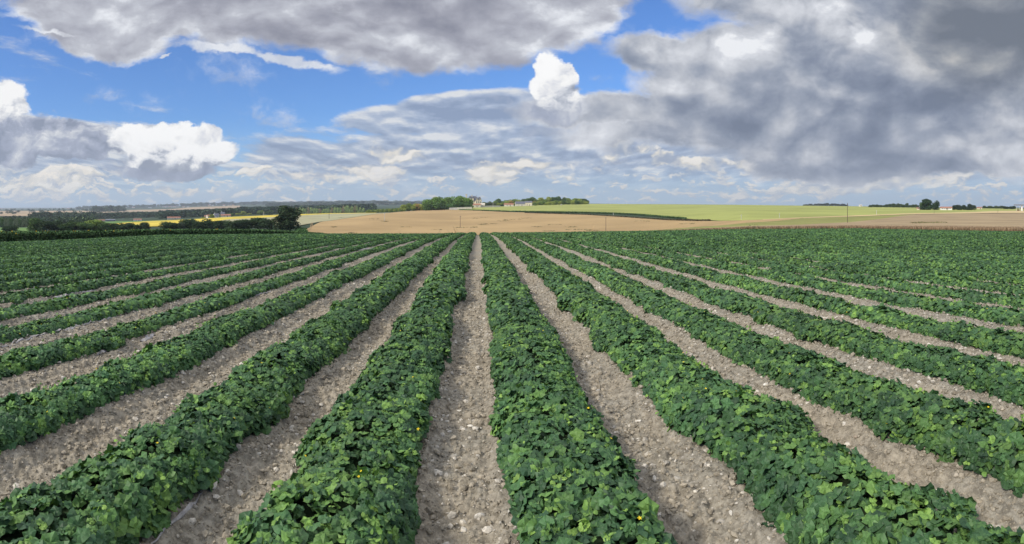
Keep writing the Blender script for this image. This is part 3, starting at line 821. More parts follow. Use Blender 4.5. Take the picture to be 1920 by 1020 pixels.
for i in range(len(ROWS) - 1):
    l, q = ROWS[i], ROWS[i + 1]; X = (l + q) / 2
    if abs(X) > 20: continue
    rs_ = np.random.default_rng(7000 + i)
    ya = max(2.4, abs(X) * 0.72 - 1)
    for s0 in np.arange(ya, 26, 1.0):
        d_ = math.hypot(X, s0)
        dens = 1900 * math.exp(-d_ / 6.5) + 50
        nn = int(dens)
        smin = 0.0045 + 0.0008 * d_
        xx = rs_.uniform(l + 0.25, q - 0.25, nn); yy = rs_.uniform(s0, s0 + 1.0, nn)
        sz = smin * (rs_.pareto(2.1, nn) + 1); sz = np.minimum(sz, 0.042) * np.where(rs_.uniform(0, 1, nn) < .5, .7, 1.0)
        pale = rs_.uniform(0, 1, nn) < (0.10 + 0.10 * (sz > 0.02)) * (1 + 1.6 * fbm(xx * 1.1, yy * .7, 91, 2))
        t = np.where(pale[:, None], np.array([[0.50, 0.46, 0.39]]), np.array([[0.325, 0.285, 0.220]])) * rs_.uniform(0.72, 1.22, (nn, 1))
        zz = Hxy(xx, yy) + soil_z(xx, yy, np.hypot(xx, yy)) + sz * 0.15
        PV.append(np.stack([xx, yy, zz], -1)); PS.append(sz); PT.append(t)
        PR.append(frames(rs_.normal(0, .35, (nn, 3)) + np.array([0, 0, 1]), rs_.uniform(0, 6.3, nn)))
PV, PR, PS, PT = map(np.concatenate, (PV, PR, PS, PT))
Vs, Fs, Cs, _ = scatter(RT, PV, PR, PS, PT, np.random.default_rng(5))
gv = link('gravel', make_mesh('gravel', np.concatenate(Vs), np.concatenate(Fs), M_clod, col=np.concatenate(Cs)))
tag(gv, 'crumbly clods and pale chalk pebbles strewn over the soil paths', 'gravel', kind='stuff')

# ---- the stones one can point at: (px, py, size in picture px, label)
def stone(px, py, spx, lab, seed, rz=0.0, flat=0.6, tone=(0.62, 0.57, 0.48)):
    xx, yy = near_pt(px, py); d = math.hypot(xx, yy); s = spx * d / FPX / 2
    r = np.random.default_rng(seed)
    V, F = rock_t(seed)
    # one subdivision for a fuller outline
    V = list(map(tuple, V)); mid = {}
    def mm(a_, b_):
        k_ = (min(a_, b_), max(a_, b_))
        if k_ not in mid:
            p = (np.array(V[a_]) + np.array(V[b_])) / 2 * r.uniform(1.0, 1.18); V.append(tuple(p)); mid[k_] = len(V) - 1
        return mid[k_]
    F2 = []
    for a_, b_, c_ in F:
        ab, bc, ca = mm(a_, b_), mm(b_, c_), mm(c_, a_)
        F2 += [(a_, ab, ca), (b_, bc, ab), (c_, ca, bc), (ab, bc, ca)]
    V = np.array(V) * np.array([1.0, 0.62, flat]) * s
    o = link('stone', make_mesh('stone', V, [list(f) for f in F2], mat('chalk_stone', tone, 0.9, 0.15, 0.2, 35, bump=0.5, bscale=50)), loc=(xx, yy, gz(xx, yy) + s * flat * 0.35), rz=rz)
    return tag(o, lab, 'stone', 'pale stones on the soil paths')
STONES = [
    (900, 971, 26, 'largest pale pointed stone low on the central soil path', 1, 0.5),
    (869, 921, 17, 'angular cream stone on the central path above its largest stone', 2, 0),
    (817, 886, 19, 'flat cream stone tucked against the leaves left of the central path', 3, -0.2),
    (839, 791, 11, 'small oval pale stone in the left half of the central path', 4, 0.4),
    (883, 800, 15, 'flat pale stone lying crosswise in the middle of the central path', 5, 0),
    (843, 810, 12, 'pale stone just below the small oval one on the central path', 6, 0.2),
    (861, 768, 9, 'small white stone high on the near part of the central path', 7, 0),
    (955, 960, 13, 'chalky lump against the leaves on the right of the central path', 8, 1.2),
    (1196, 798, 14, 'squarish white stone on the second path right of the centre', 9, 0.1),
    (1196, 824, 10, 'small rounded stone below the squarish white one', 10, 0.3),
    (1121, 735, 11, 'flat white stone lying beside the first row right of the centre', 11, 0.5),
    (1370, 963, 19, 'upright white stone at the foot of the second row on the right', 12, 1.4),
    (1349, 973, 10, 'small pale stone just left of the upright white one', 13, 0),
    (1435, 723, 17, 'long grey-white stone on the third path right of the centre', 14, 0),
    (1604, 820, 12, 'tall grey-white stone beside the brown lump on the right path', 15, 1.5),
    (1613, 836, 16, 'brown blocky lump of earth on the right path', 16, 0.1),
    (1723, 719, 16, 'brightest white stone between two rows far to the right', 17, 0.9),
    (1757, 921, 12, 'rounded grey stone beside vines in the lower right path', 18, 0),
    (417, 930, 11, 'pale stone in the middle of the lower left path', 19, 0),
    (376, 902, 13, 'narrow upright cream stone by the torn film on the left', 20, 1.3),
    (427, 916, 12, 'wide cream stone right of the torn film on the left', 21, 0),
    (305, 952, 17, 'brown stone beside the film edge at lower left', 22, 0.2),
    (311, 748, 10, 'pale stone on the second path left of the centre', 23, 0),
    (342, 702, 11, 'cream stone below a bulge of the third left row', 24, 0),
    (484, 852, 14, 'cream lump of chalk near leaves on the first left path', 25, 0.8),
    (1545, 596, 9, 'small white stone on a thin path at far right', 26, 0),
]
for i, s in enumerate(STONES):
    tone = (0.36, 0.29, 0.22) if 'brown' in s[3] else (0.64, 0.60, 0.52)
    stone(s[0], s[1], s[2], s[3], s[4], s[5], tone=tone)

# ---- torn mulch film and its buried edge along the left rows
M_film = mat('grey_film', (0.36, 0.34, 0.33), 0.5, 0.35, 0.35, 14, bump=0.4, bscale=30)
def film(pts, width, lab, seed, name='mulch_film'):
    r = np.random.default_rng(seed); P_ = [near_pt(*p) for p in pts]
    L = [0]; 
    for a_, b_ in zip(P_[:-1], P_[1:]): L.append(L[-1] + math.dist(a_, b_))
    nn = max(8, int(L[-1] / 0.06)); t = np.linspace(0, L[-1], nn)
    cx = np.interp(t, L, [p[0] for p in P_]); cy = np.interp(t, L, [p[1] for p in P_])
    tx = np.gradient(cx); ty = np.gradient(cy); ln = np.hypot(tx, ty); nx, ny = -ty / ln, tx / ln
    V = []; k = 5
    taper = np.minimum(1, np.minimum(t, L[-1] - t) / (0.25 * L[-1] + .01) + 0.15)
    for j_ in range(k):
        off = (j_ / (k - 1) - 0.5) * width * taper * (1 + r.uniform(-.35, .35, nn))
        X_ = cx + nx * off; Y_ = cy + ny * off
        V.append(np.stack([X_, Y_, Hxy(X_, Y_) + soil_z(X_, Y_, np.hypot(X_, Y_)) + 0.008 + r.uniform(-0.006, .012, nn) + (0.010 if j_ in (1, 3) else 0)], -1))
    V = np.stack(V, 1).reshape(-1, 3)
    i_ = np.arange(nn - 1)[:, None]; j_ = np.arange(k - 1)[None]; q = (i_ * k + j_).reshape(-1)
    V2 = V - np.array([0, 0, 0.004]); F = np.stack([q, q + 1, q + k + 1, q + k], -1); F2 = F[:, ::-1] + len(V)
    o0 = V[0].copy()
    o = link(name, make_mesh(name, np.concatenate([V, V2]) - o0, np.concatenate([F, F2]), M_film, smooth=True), loc=tuple(o0))
    return tag(o, lab, 'plastic film', 'grey mulch film showing beside the rows')
film([(2, 652), (60, 637), (130, 618), (205, 596), (292, 573)], 0.06, 'long pale ribbon of film edge crossing the far left path', 1)
film([(283, 1022), (318, 985), (352, 952), (382, 925)], 0.018, 'taut grey film edge running out of the lower left corner path', 2)
film([(366, 905), (385, 888), (402, 872)], 0.09, 'wrinkled scrap of grey film under the first left row', 3)
film([(533, 745), (548, 733)], 0.08, 'small grey film patch at the bay in the second left row edge', 4)
film([(102, 742), (140, 728)], 0.08, 'lowest of the film scraps beside the third left row', 5)
film([(182, 664), (222, 646)], 0.08, 'grey film strip just above the lowest scraps of the third left row', 6)
film([(262, 638), (290, 625)], 0.08, 'short grey film piece below a gap in the third left row', 7)
film([(420, 576), (458, 560), (508, 548)], 0.08, 'broken grey film band beside the upper third left row', 8)
film([(350, 553), (390, 543), (420, 538)], 0.06, 'film strip at the foot of the fourth left row', 9)
film([(85, 562), (130, 553), (180, 546)], 0.06, 'faint film strip left of the fifth left row', 10)
film([(590, 485), (640, 474), (700, 466)], 0.12, 'bright distant film band on the wide path left of centre', 11)

# ================================================================== trees
def tree_mats():
    m = bpy.data.materials.new('tree_foliage'); m.use_nodes = True; nt = m.node_tree; nt.nodes.clear(); S_.tree = nt
    o = nt.nodes.new('ShaderNodeOutputMaterial'); b = nt.nodes.new('ShaderNodeBsdfPrincipled')
    b.inputs['Roughness'].default_value = 0.8; b.inputs['Specular IOR Level'].default_value = 0.15
    at = nt.nodes.new('ShaderNodeAttribute'); at.attribute_name = 'tone'; oi = nt.nodes.new('ShaderNodeObjectInfo')
    c = vop('MULTIPLY', S_(at.outputs['Color']), S_(oi.outputs['Color']))
    nt.links.new(c.s, b.inputs['Base Color'])
    t = nt.nodes.new('ShaderNodeBsdfTranslucent'); nt.links.new(c.s, t.inputs['Color'])
    mx = nt.nodes.new('ShaderNodeMixShader'); mx.inputs[0].default_value = 0.12
    nt.links.new(b.outputs[0], mx.inputs[1]); nt.links.new(t.outputs[0], mx.inputs[2]); nt.links.new(mx.outputs[0], o.inputs[0])
    return m
M_fol = tree_mats()
M_bark = mat('bark', (0.10, 0.075, 0.05), 0.95, 0.1, 0.2, 3)

def crown_data(seed, lobes, n, leaf=0.055, shape='round'):
    """leaf clumps through the volume of several lobes; unit height 1, unit width about 1, base at 0"""
    r = np.random.default_rng(seed); cen = []
    for k in range(lobes):
        if shape == 'tall': z_ = 0.14 + 0.78 * (k + .5) / lobes; w_ = 0.40 * math.sin(math.pi * min(1, z_ * .93 + .12)) ** .7 + .05
        elif shape == 'poplar': z_ = 0.16 + 0.76 * (k + .5) / lobes; w_ = 0.30
        else: z_ = r.uniform(0.14, 0.80); w_ = 0.44 * math.sqrt(max(.05, 1 - ((z_ - 0.45) / 0.55) ** 2))
        a_ = r.uniform(0, 6.283); q = r.uniform(0.25, 0.8) * w_
        cen.append((math.cos(a_) * q, math.sin(a_) * q, z_, r.uniform(0.16, 0.25) * (1.25 if shape == 'round' else 1)))
    cen = np.array(cen); k = r.integers(0, lobes, n)
    d = r.normal(0, 1, (n, 3)); d /= np.linalg.norm(d, axis=1, keepdims=True)
    rad = cen[k, 3] * r.uniform(0.5, 1.12, n) ** 0.7
    pos = cen[k, :3] + d * rad[:, None] * np.array([1, 1, .85])
    pos[:, 2] = np.clip(pos[:, 2], 0.02, 1.05)
    nr = d + r.normal(0, .6, (n, 3)); R_m = frames(nr, r.uniform(0, 6.3, n))
    sz = leaf * r.uniform(.6, 1.6, n)
    tl = r.uniform(.7, 1.25, lobes)[k]
    tone = np.stack([tl, tl, tl], -1) * r.uniform(.65, 1.4, (n, 1)) * (1 + r.uniform(-.12, .18, (n, 1)) * np.array([1, 0, -.4]))
    Vs, Fs, Cs, _ = scatter(LV[2], pos, R_m, sz, tone, r)
    return np.concatenate(Vs), np.concatenate(Fs), np.concatenate(Cs)
CR = {}
for k in range(6): CR[('round', k)] = make_mesh('crown', *[crown_data(500 + k, 14, 3600, 0.068)[q] for q in (0, 1)], M_fol, col=crown_data(500 + k, 14, 3600, 0.068)[2])
for k in range(3):
    cd = crown_data(600 + k, 18, 5600, 0.052, 'tall'); CR[('tall', k)] = make_mesh('crown', cd[0], cd[1], M_fol, col=cd[2])
    cd = crown_data(650 + k, 11, 1400, 0.055, 'poplar'); CR[('poplar', k)] = make_mesh('crown', cd[0], cd[1], M_fol, col=cd[2])
tb = MB(); tb.tube([(0, 0, -0.06), (0.01, 0, 0.2), (0, 0.01, 0.45), (0, 0, 0.7)], [0.035, 0.026, 0.02, 0.008], 7)
for a_ in (0.4, 2.3, 4.5):
    tb.tube([(0, 0, 0.28), (math.cos(a_) * .12, math.sin(a_) * .12, 0.45), (math.cos(a_) * .22, math.sin(a_) * .22, 0.62)], [0.013, 0.009, 0.004], 5)
TRUNK = make_mesh('trunk', np.array(tb.v), tb.f, M_bark)
tcount = [0]
def tree(px, d, toprow, wpx, tone, label, group=None, kind='round', name='tree', cat='tree', v=None, baserow=None, sink=0.0):
    x_, y_, z_ = P3(px, d)
    top = CAMH - (toprow - PY0) / FPX * d; h = max(1.5, top - z_); w = wpx * d / FPX
    k = tcount[0]; tcount[0] += 1
    h *= 1.06; e = empty(name, (x_, y_, z_)); nk = 6 if kind == 'round' else 3
    c = link('crown', CR[(kind, (v if v is not None else k) % nk)], e, rz=k * 2.4, scale=(w * 1.02, w * 1.02, h / 1.0))
    c.color = (*tone, 1)
    link('trunk', TRUNK, e, rz=k * 1.1, scale=(min(w, h) * .9, min(w, h) * .9, h))
    return tag(e, label, cat, group)
DKG = (0.042, 0.076, 0.030); MDG = (0.085, 0.15, 0.045); LTG = (0.19, 0.27, 0.06); YLG = (0.34, 0.40, 0.08); GRY = (0.15, 0.20, 0.10); ORN = (0.42, 0.29, 0.09)
BLG = (0.040, 0.066, 0.038)

# dark hedgerow beyond the sunflowers
HA = [(322, 412, 27, 'rounded dark tree at the left end of the dark hedgerow'), (337, 418.5, 18, 'greyish low tree second from the left end of the dark hedgerow'),
      (355, 411, 26, 'dark tree standing above its neighbours in the left part of the dark hedgerow'), (374, 416.5, 24, 'flat topped dark tree in the left half of the dark hedgerow'),
      (396, 411, 24, 'dark round tree between two lower ones near the middle of the dark hedgerow'), (416, 413.6, 26, 'broad dark tree at the middle of the dark hedgerow'),
      (440, 408.6, 27, 'tall dark round tree just right of the middle of the dark hedgerow'), (460, 412.4, 24, 'dark tree dipping between the two tallest of the dark hedgerow'),
      (483, 408.2, 34, 'widest dark tree in the right half of the dark hedgerow'), (501, 412.3, 23, 'sloping dark tree near the right end of the dark hedgerow'),
      (513, 420.5, 14, 'low dark bush between the hedgerow and the tall pointed tree')]
for i, (px, t, w, lab) in enumerate(HA): tree(px, 318 + (i % 3) * 6, t, w * 1.38, DKG if i != 1 else (0.06, 0.085, 0.05), lab, 'trees of the dark hedgerow')
tree(540, 250, 391.2, 58, (0.038, 0.064, 0.026), 'tall pointed dark tree standing alone at the right end of the hedgerow', kind='tall')
HB = [(16, 420.5, 24, DKG, 'small dark bush alone on the meadow at far left'), (69, 410.5, 24, MDG, 'mid green tree at the left end of the left hedge'),
      (88, 414.5, 24, DKG, 'dark tree next to the end tree of the left hedge'), (107, 415, 24, DKG, 'dark flat crowned tree in the left part of the left hedge'),
      (124, 416, 22, MDG, 'mid green tree left of the middle of the left hedge'), (142, 414.8, 24, DKG, 'dark tree beside the paler part of the left hedge'),
      (161, 414.2, 24, MDG, 'mid green tree starting the paler part of the left hedge'), (178, 413.2, 32, LTG, 'palest broad tree of the left hedge'),
      (196, 417.5, 18, MDG, 'rounded tree just right of the palest tree of the left hedge'), (212, 419.5, 18, DKG, 'low dark tree where the left hedge drops'),
      (228, 418.8, 18, DKG, 'dark pointed tree in the low right part of the left hedge'), (244, 418.2, 18, DKG, 'dark tree near the right end of the left hedge'),
      (259, 418.6, 14, DKG, 'narrow dark tree second from the right end of the left hedge'), (270, 417.5, 16, DKG, 'dark tree closing the left hedge in front of the yellow crop')]
for i, (px, t, w, tn, lab) in enumerate(HB): tree(px, 355 + (i % 2) * 8, t, w * 1.38, tn, lab, 'trees and bushes of the left hedge')
# around the farmhouse in the yellow crop
for px, t, b, w, tn, lab in [(381, 407, 410, 8, YLG, 'small bright bush left of the farmhouse'), (397.5, 402.5, 409, 10, LTG, 'green tree between the farm roofs'),
                             (409, 400.5, 407, 9, YLG, 'yellowish tree behind the white farmhouse'), (433, 400, 405, 9, LTG, 'small tree right of the long red roof'),
                             (446, 398, 403.5, 11, YLG, 'yellowish tree left of a pair in the yellow crop'), (457, 396.5, 403, 12, YLG, 'yellowish rounded tree in the yellow crop'),
                             (467, 400, 403, 8, YLG, 'low bright bush between yellow crop trees'), (489, 395, 402.5, 14, LTG, 'rounded light green tree left of the white post'),
                             (505, 394.5, 402.5, 14, MDG, 'rounded green tree right of the white post')]:
    tree(px, max(700, D(px, b, 300)), t, w * 1.1, tn, lab, 'bright trees along the yellow crop')
# pale poplars left and centre left
for i in range(13):
    px = 4 + i * 5.6
    tree(px, 640 + (i * 37) % 50, 408.5 + (i * 7 % 5) * .8, 9.5, GRY if i % 3 else MDG, 'pale poplar behind the far left meadow, %s from the left of its line' % nth(i), 'pale poplars behind the meadow', 'poplar')
for i in range(24):
    px = 557 + i * 5.4
    if px > 597 and px < 612: top = 392
    else: top = 389.5 - (4 * math.exp(-((px - 655) / 18) ** 2)) + (i * 5 % 4) * .7
    tree(px, 1010 + (i * 53) % 90, top, 9, (0.34, 0.44, 0.18) if i % 4 else (0.34, 0.30, 0.17), 'pale poplar of the grove beyond the yellow crop, %s from its left end' % nth(i), 'pale poplars beyond the yellow crop', 'poplar')
# orchard rows and the bushy trees up to the park
for i in range(26):
    px = 687 + i * 2.9
    tree(px, 905 + (i * 41) % 60, 394.3 - (px - 687) * 0.055 - (i % 3) * .6, 5.2, LTG if i % 3 else YLG, 'small rounded tree of the orchard row, %s from its left end' % nth(i), 'orchard trees left of the park')
for px, t, w, tn, lab in [(758, 383.5, 13, YLG, 'yellow green tree where the orchard row ends'), (767, 382.3, 12, LTG, 'light green tree second after the orchard row'),
                          (776, 381.5, 14, YLG, 'yellowish tree in the middle of the group before the park'), (785, 382.6, 13, ORN, 'brownish tree before the park'),
                          (793, 380.5, 13, YLG, 'yellow tree touching the dark park trees'), (781, 388, 12, DKG, 'dark low bush under the brownish tree')]:
    tree(px, 850, t, w * 1.15, tn, lab, 'bushy trees before the park')
PK = [(806, 373.5, 22), (818, 371, 22), (831, 369.8, 22), (843, 369.6, 20), (853, 368.3, 20), (863, 368.6, 20), (872, 371, 20), (880, 375.5, 14), (803, 380, 16), (822, 380, 22), (842, 379.5, 22), (860, 380, 22), (875, 381, 14)]
PL = ['leftmost tall tree of the park left of the chateau', 'second tall tree of the park', 'third tall rounded tree of the park', 'tall tree in the middle of the park',
      'highest tree of the park', 'tall tree right of the highest one in the park', 'sloping park tree nearest the chateau tower', 'small park tree hiding the chateau corner',
      'low front tree at the left foot of the park', 'dark low front tree under the third park tree', 'dark low front tree under the middle of the park', 'low front tree under the highest park tree', 'low front tree beside the stone wall end']
for i, ((px, t, w), lab) in enumerate(zip(PK, PL)):
    tree(px, 800 if i < 8 else 776, t, w * 1.22, (0.15, 0.26, 0.055) if i < 8 else (0.09, 0.17, 0.045), lab, 'trees of the chateau park')
# grey shrubs between chateau and barns
for px, t, w, tn, lab in [(908, 379.5, 11, GRY, 'greyish shrub right of the chateau'), (915, 377.8, 11, GRY, 'rounded grey green tree right of the chateau'), (924, 380, 10, (0.12, 0.15, 0.07), 'grey green shrub left of the wood')]:
    tree(px, 960, t, w * 1.15, tn, lab, 'shrubs right of the chateau')
WT = [(928, 378), (934, 373.4), (942, 377), (950, 376), (958, 374.5), (966, 373.5), (973, 372.4), (982, 373.6), (990, 371.6), (998, 370.6), (1006, 372.5), (1014, 370.8), (1022, 370.2),
      (1030, 369.8), (1038, 369.6), (1047, 369.2), (1055, 370.3), (1063, 371.5), (1071, 371.6), (1079, 372.2), (1087, 372.2), (1094, 373.2), (1099, 375)]
for i, (px, t) in enumerate(WT):
    tn = [MDG, LTG, YLG, MDG, LTG, MDG, YLG][(i * 5) % 7]
    tree(px, 1090 + (i * 31) % 30, t, 13.5, tn, '%s tree from the left in the back rank of the wood behind the barns' % nth(i), 'back rank of the wood behind the barns')
for i, px in enumerate(np.arange(929, 1040, 7.2)):
    tn = [YLG, LTG, YLG, ORN, YLG, LTG][(i * 5 + 1) % 6] if px < 1020 else YLG
    tree(px, 1030, 376.8 + (i * 3 % 4) * 0.8, 11, tn, '%s tree from the left in the front rank of the wood behind the barns' % nth(i), 'front rank of the wood behind the barns')
for i, px in enumerate(np.arange(1042, 1102, 8)):
    tree(px, 1050, 376.3 + (i * 3 % 3) * 0.7, 11, [LTG, YLG, MDG][i % 3], '%s low tree counted rightwards from the white hut before the wood' % nth(i), 'front rank at the right end of the wood')
tree(1003, 985, 379, 8, LTG, 'round light green tree beside the bright stone barn')
tree(942, 950, 382.5, 7, DKG, 'dark bush left of the small red roofed barn'); tree(957, 945, 383.3, 6, DKG, 'dark bush in front of the small red roof')
# right horizon
for i, px in enumerate(np.arange(1632, 1722, 6.2)):
    tree(px, 880 + (i * 29) % 40, 384.3 - (2.0 if 12 > i > 5 else 0) - (i % 3) * .5, 9, (0.075, 0.115, 0.055), '%s tree from the left in the low wood before the big dark pair' % nth(i), 'low wood on the right horizon')
tree(1739, 650, 374.2, 26, (0.034, 0.07, 0.028), 'big round dark tree on the right horizon, the larger of a pair', v=1)
tree(1754, 652, 376.3, 15, (0.034, 0.07, 0.028), 'smaller dark tree joined to the big one on the right horizon', v=4)
tree(1729.5, 655, 379, 11, MDG, 'lighter small tree at the left of the dark pair', v=2)
for i, px in enumerate(np.arange(1789, 1830, 6)):
    tree(px, 660, 384.6 if i != 5 else 383, 10 if i != 5 else 12, BLG, '%s dark bush of the hedge counted rightwards from the long white house' % nth(i), 'hedge right of the long white house')
for i, px in enumerate(np.arange(1846, 1884, 5.4)):
    tree(px, 900, 386.0 + (i % 2) * .6, 8, (0.09, 0.13, 0.065), '%s pale small tree from the left in the copse near the right edge' % nth(i), 'far copse near the right edge')
for i, px in enumerate(np.arange(1884, 1906, 5.5)):
    tree(px, 820, 387 - (i % 2) * .8, 8, BLG, '%s dark small tree from the left beside the open hangar' % nth(i), 'trees left of the open hangar')
for i, px in enumerate(np.arange(1509, 1592, 5.2)):
    tree(px, 2600, 381.6 + 0.9 * abs(i - 8) / 4 - (i % 3) * .4, 8, (0.035, 0.055, 0.04), '%s tree from the left in the bluish wood behind the green field' % nth(i), 'bluish far wood on the horizon')

# ---- valley woods that read as one mass
def wood(name, spots, lab, tones, seed, leaf=0.16):
    """spots: (px0, px1, d0, d1, count, height, width)"""
    r = np.random.default_rng(seed); Vs, Fs, Cs = [], [], []; base = 0
    protos = [crown_data(900 + k, 5, 110, leaf) for k in range(4)]
    for p0, p1, d0, d1, n_, h_, w_ in spots:
        px = r.uniform(p0, p1, n_); dd_ = r.uniform(d0, d1, n_); xx, yy = XY(px, dd_); zz = Hpd(px, dd_)
        for k in range(n_):
            V, F, Cc = protos[k % 4]
            s = r.uniform(.75, 1.25); a_ = r.uniform(0, 6.3); ca, sa = math.cos(a_), math.sin(a_)
            vx = V[:, 0] * w_ * s; vy = V[:, 1] * w_ * s
            Vs.append(np.stack([vx * ca - vy * sa + xx[k], vx * sa + vy * ca + yy[k], (V[:, 2] * 1.15 - 0.12) * h_ * s + zz[k]], -1))
            Fs.append(F + base); base += len(V)
            Cs.append(Cc * np.array(tones[int(r.integers(0, len(tones)))]) * r.uniform(.8, 1.25))
    o = link(name, make_mesh(name, np.concatenate(Vs), np.concatenate(Fs), M_fol, col=np.concatenate(Cs)))
    return tag(o, lab, 'woods', kind='stuff')
BW = [(0.036, 0.066, 0.036), (0.044, 0.076, 0.040), (0.060, 0.098, 0.046)]
wood('woods', [(-80, 175, 740, 1350, 620, 9.5, 15), (60, 175, 1300, 1800, 220, 15, 22)], 'dark wood filling the valley floor at far left', BW + [(0.07, 0.11, 0.05)], 1)
wood('woods', [(175, 310, 1500, 2500, 420, 11, 22), (300, 450, 1250, 2700, 650, 13, 24), (450, 700, 1400, 3300, 1150, 15, 28)], 'long dark wood across the valley behind the yellow crop', BW, 2)
wood('woods', [(170, 235, 3500, 4600, 70, 30, 42), (-80, 190, 2500, 6500, 90, 14, 30), (140, 520, 6800, 8200, 260, 30, 60), (500, 870, 4500, 8500, 700, 24, 65)], 'bluish tree belts along the far ridge', BW, 3)

# ================================================================== sunflowers, stalk fringe, ditch growth
def band(name, px0, px1, d0f, d1f, n_, hgt, seed, maker):
    r = np.random.default_rng(seed); px = r.uniform(px0, px1, n_); t = r.uniform(0, 1, n_)
    a_ = np.array([d0f(p) for p in px]); b_ = np.array([d1f(p) for p in px]); d_ = a_ + (b_ - a_) * t ** 1.5
    xx, yy = XY(px, d_); zz = Hpd(px, d_)
    return maker(np.stack([xx, yy, zz], -1), hgt(px), r)
M_sunleaf = mat('sunflower_leaf', (1, 1, 1), 0.75, 0.2, attr='tone')
def sunflowers(base_p, h, r):
    n_ = len(base_p); m_ = 11
    pos = np.repeat(base_p, m_, 0); hh = np.repeat(h * r.uniform(.88, 1.05, n_), m_)
    zf = r.uniform(0.08, 0.97, n_ * m_); q = r.uniform(0.04, .26, n_ * m_); a_ = r.uniform(0, 6.3, n_ * m_)
    pos = pos + np.stack([np.cos(a_) * q, np.sin(a_) * q, zf * hh], -1)
    nr = np.stack([np.cos(a_) * .8, np.sin(a_) * .8, .9 + 0 * a_], -1) + r.normal(0, .3, (n_ * m_, 3))
    tone = np.array([[0.048, 0.092, 0.030]]) * r.uniform(.6, 1.5, (n_ * m_, 1)) * (0.9 + 0.5 * (zf > .85))[:, None]  # topmost leaves coloured paler, a painted stand-in for light from above
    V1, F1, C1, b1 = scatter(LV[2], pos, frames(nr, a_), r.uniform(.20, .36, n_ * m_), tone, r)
    hs = r.uniform(0, 1, n_) < np.where(px_of(base_p[:, 0], base_p[:, 1]) < 330, 0.035, 0.005)
    hp = base_p[hs] + np.stack([0 * h[hs], 0 * h[hs], h[hs] * r.uniform(.72, 1.02, hs.sum())], -1)
    hn = np.stack([-hp[:, 0], -hp[:, 1], 25 + 0 * hp[:, 0]], -1) / 60 + r.normal(0, .35, hp.shape)
    V2, F2, C2, b2 = scatter(LV[1][:3], hp, frames(hn, r.uniform(0, 6, len(hp))), r.uniform(.13, .22, len(hp)), np.tile([[0.62, 0.40, 0.02]], (len(hp), 1)), r)
    return V1 + V2, F1 + [f + b1 for f in F2], C1 + C2
sp_h = lambda px: np.interp(px, [-60, 0, 300, 480, 540, 600], [1.75, 1.75, 1.12, 1.0, 0.75, 0.35])
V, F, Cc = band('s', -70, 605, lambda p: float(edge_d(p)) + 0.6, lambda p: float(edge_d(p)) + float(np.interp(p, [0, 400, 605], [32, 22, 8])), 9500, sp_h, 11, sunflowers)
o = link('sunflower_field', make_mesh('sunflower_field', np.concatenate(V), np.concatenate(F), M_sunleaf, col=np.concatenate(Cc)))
tag(o, 'dense dark green sunflowers with few yellow heads behind the vine field at left', 'sunflowers', kind='stuff')

M_stalk = mat('dry_stalks', (1, 1, 1), 0.9, 0.1, attr='tone')
def stalks(base_p, h, r):
    n_ = len(base_p); hh = h * r.uniform(.75, 1.1, n_); w_ = 0.030; a_ = r.uniform(0, 3.14, n_)
    dx_, dy_ = np.cos(a_) * w_, np.sin(a_) * w_; lx, ly = r.normal(0, .10, n_), r.normal(0, .10, n_)
    V = np.stack([np.stack([base_p[:, 0] - dx_, base_p[:, 1] - dy_, base_p[:, 2]], -1), np.stack([base_p[:, 0] + dx_, base_p[:, 1] + dy_, base_p[:, 2]], -1),
                  np.stack([base_p[:, 0] + dx_ * 1.3 + lx, base_p[:, 1] + dy_ * 1.3 + ly, base_p[:, 2] + hh * .9], -1), np.stack([base_p[:, 0] + lx * 1.2, base_p[:, 1] + ly * 1.2, base_p[:, 2] + hh], -1),
                  np.stack([base_p[:, 0] - dx_ * 1.3 + lx, base_p[:, 1] - dy_ * 1.3 + ly, base_p[:, 2] + hh * .9], -1)], 1).reshape(-1, 3)
    F = (np.array([[0, 1, 2], [0, 2, 4], [4, 2, 3]])[None] + (np.arange(n_) * 5)[:, None, None]).reshape(-1, 3)
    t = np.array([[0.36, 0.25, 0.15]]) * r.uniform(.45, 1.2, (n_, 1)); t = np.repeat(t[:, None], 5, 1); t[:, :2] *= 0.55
    return [V], [F], [t.reshape(-1, 3)]
V, F, Cc = band('w', 1235, 1990, lambda p: 100.5 if p > 1330 else 100.5, lambda p: 112.0, 24000, lambda px: np.interp(px, [1235, 1400, 1920], [0.35, 0.62, 0.85]), 12, stalks)
o = link('wheat_stalks', make_mesh('wheat_stalks', np.concatenate(V), np.concatenate(F), M_stalk, col=np.concatenate(Cc)))
tag(o, 'standing brown stalks along the front edge of the brown wheat field', 'wheat', kind='stuff')

def herbs(base_p, h, r, tones=((0.06, 0.11, 0.035), (0.09, 0.15, 0.045)), lf=1.0):
    n_ = len(base_p); m_ = 5; pos = np.repeat(base_p, m_, 0); hh = np.repeat(h, m_)
    pos = pos + r.normal(0, .6, pos.shape) * np.array([1, 1, 0]) + np.stack([0 * hh, 0 * hh, hh * r.uniform(.1, .9, n_ * m_)], -1)
    t = np.array(tones)[r.integers(0, len(tones), n_ * m_)] * r.uniform(.7, 1.4, (n_ * m_, 1))
    Vs, Fs, Cs, _ = scatter(LV[2], pos, frames(r.normal(0, .6, pos.shape) + np.array([0, 0, 1.]), r.uniform(0, 6, n_ * m_)), r.uniform(.6, 1.6, n_ * m_) * .9 * lf, t, r)
    return Vs, Fs, Cs
h1 = [(862, 393.7), (900, 395), (950, 396.6), (1000, 397.5), (1100, 399), (1150, 400.2), (1200, 402.6), (1250, 406.8), (1290, 410)]
dh = {p: D(p, r_, 350) for p in range(862, 1291, 6) for r_ in [float(np.interp(p, [q[0] for q in h1], [q[1] for q in h1]))]}
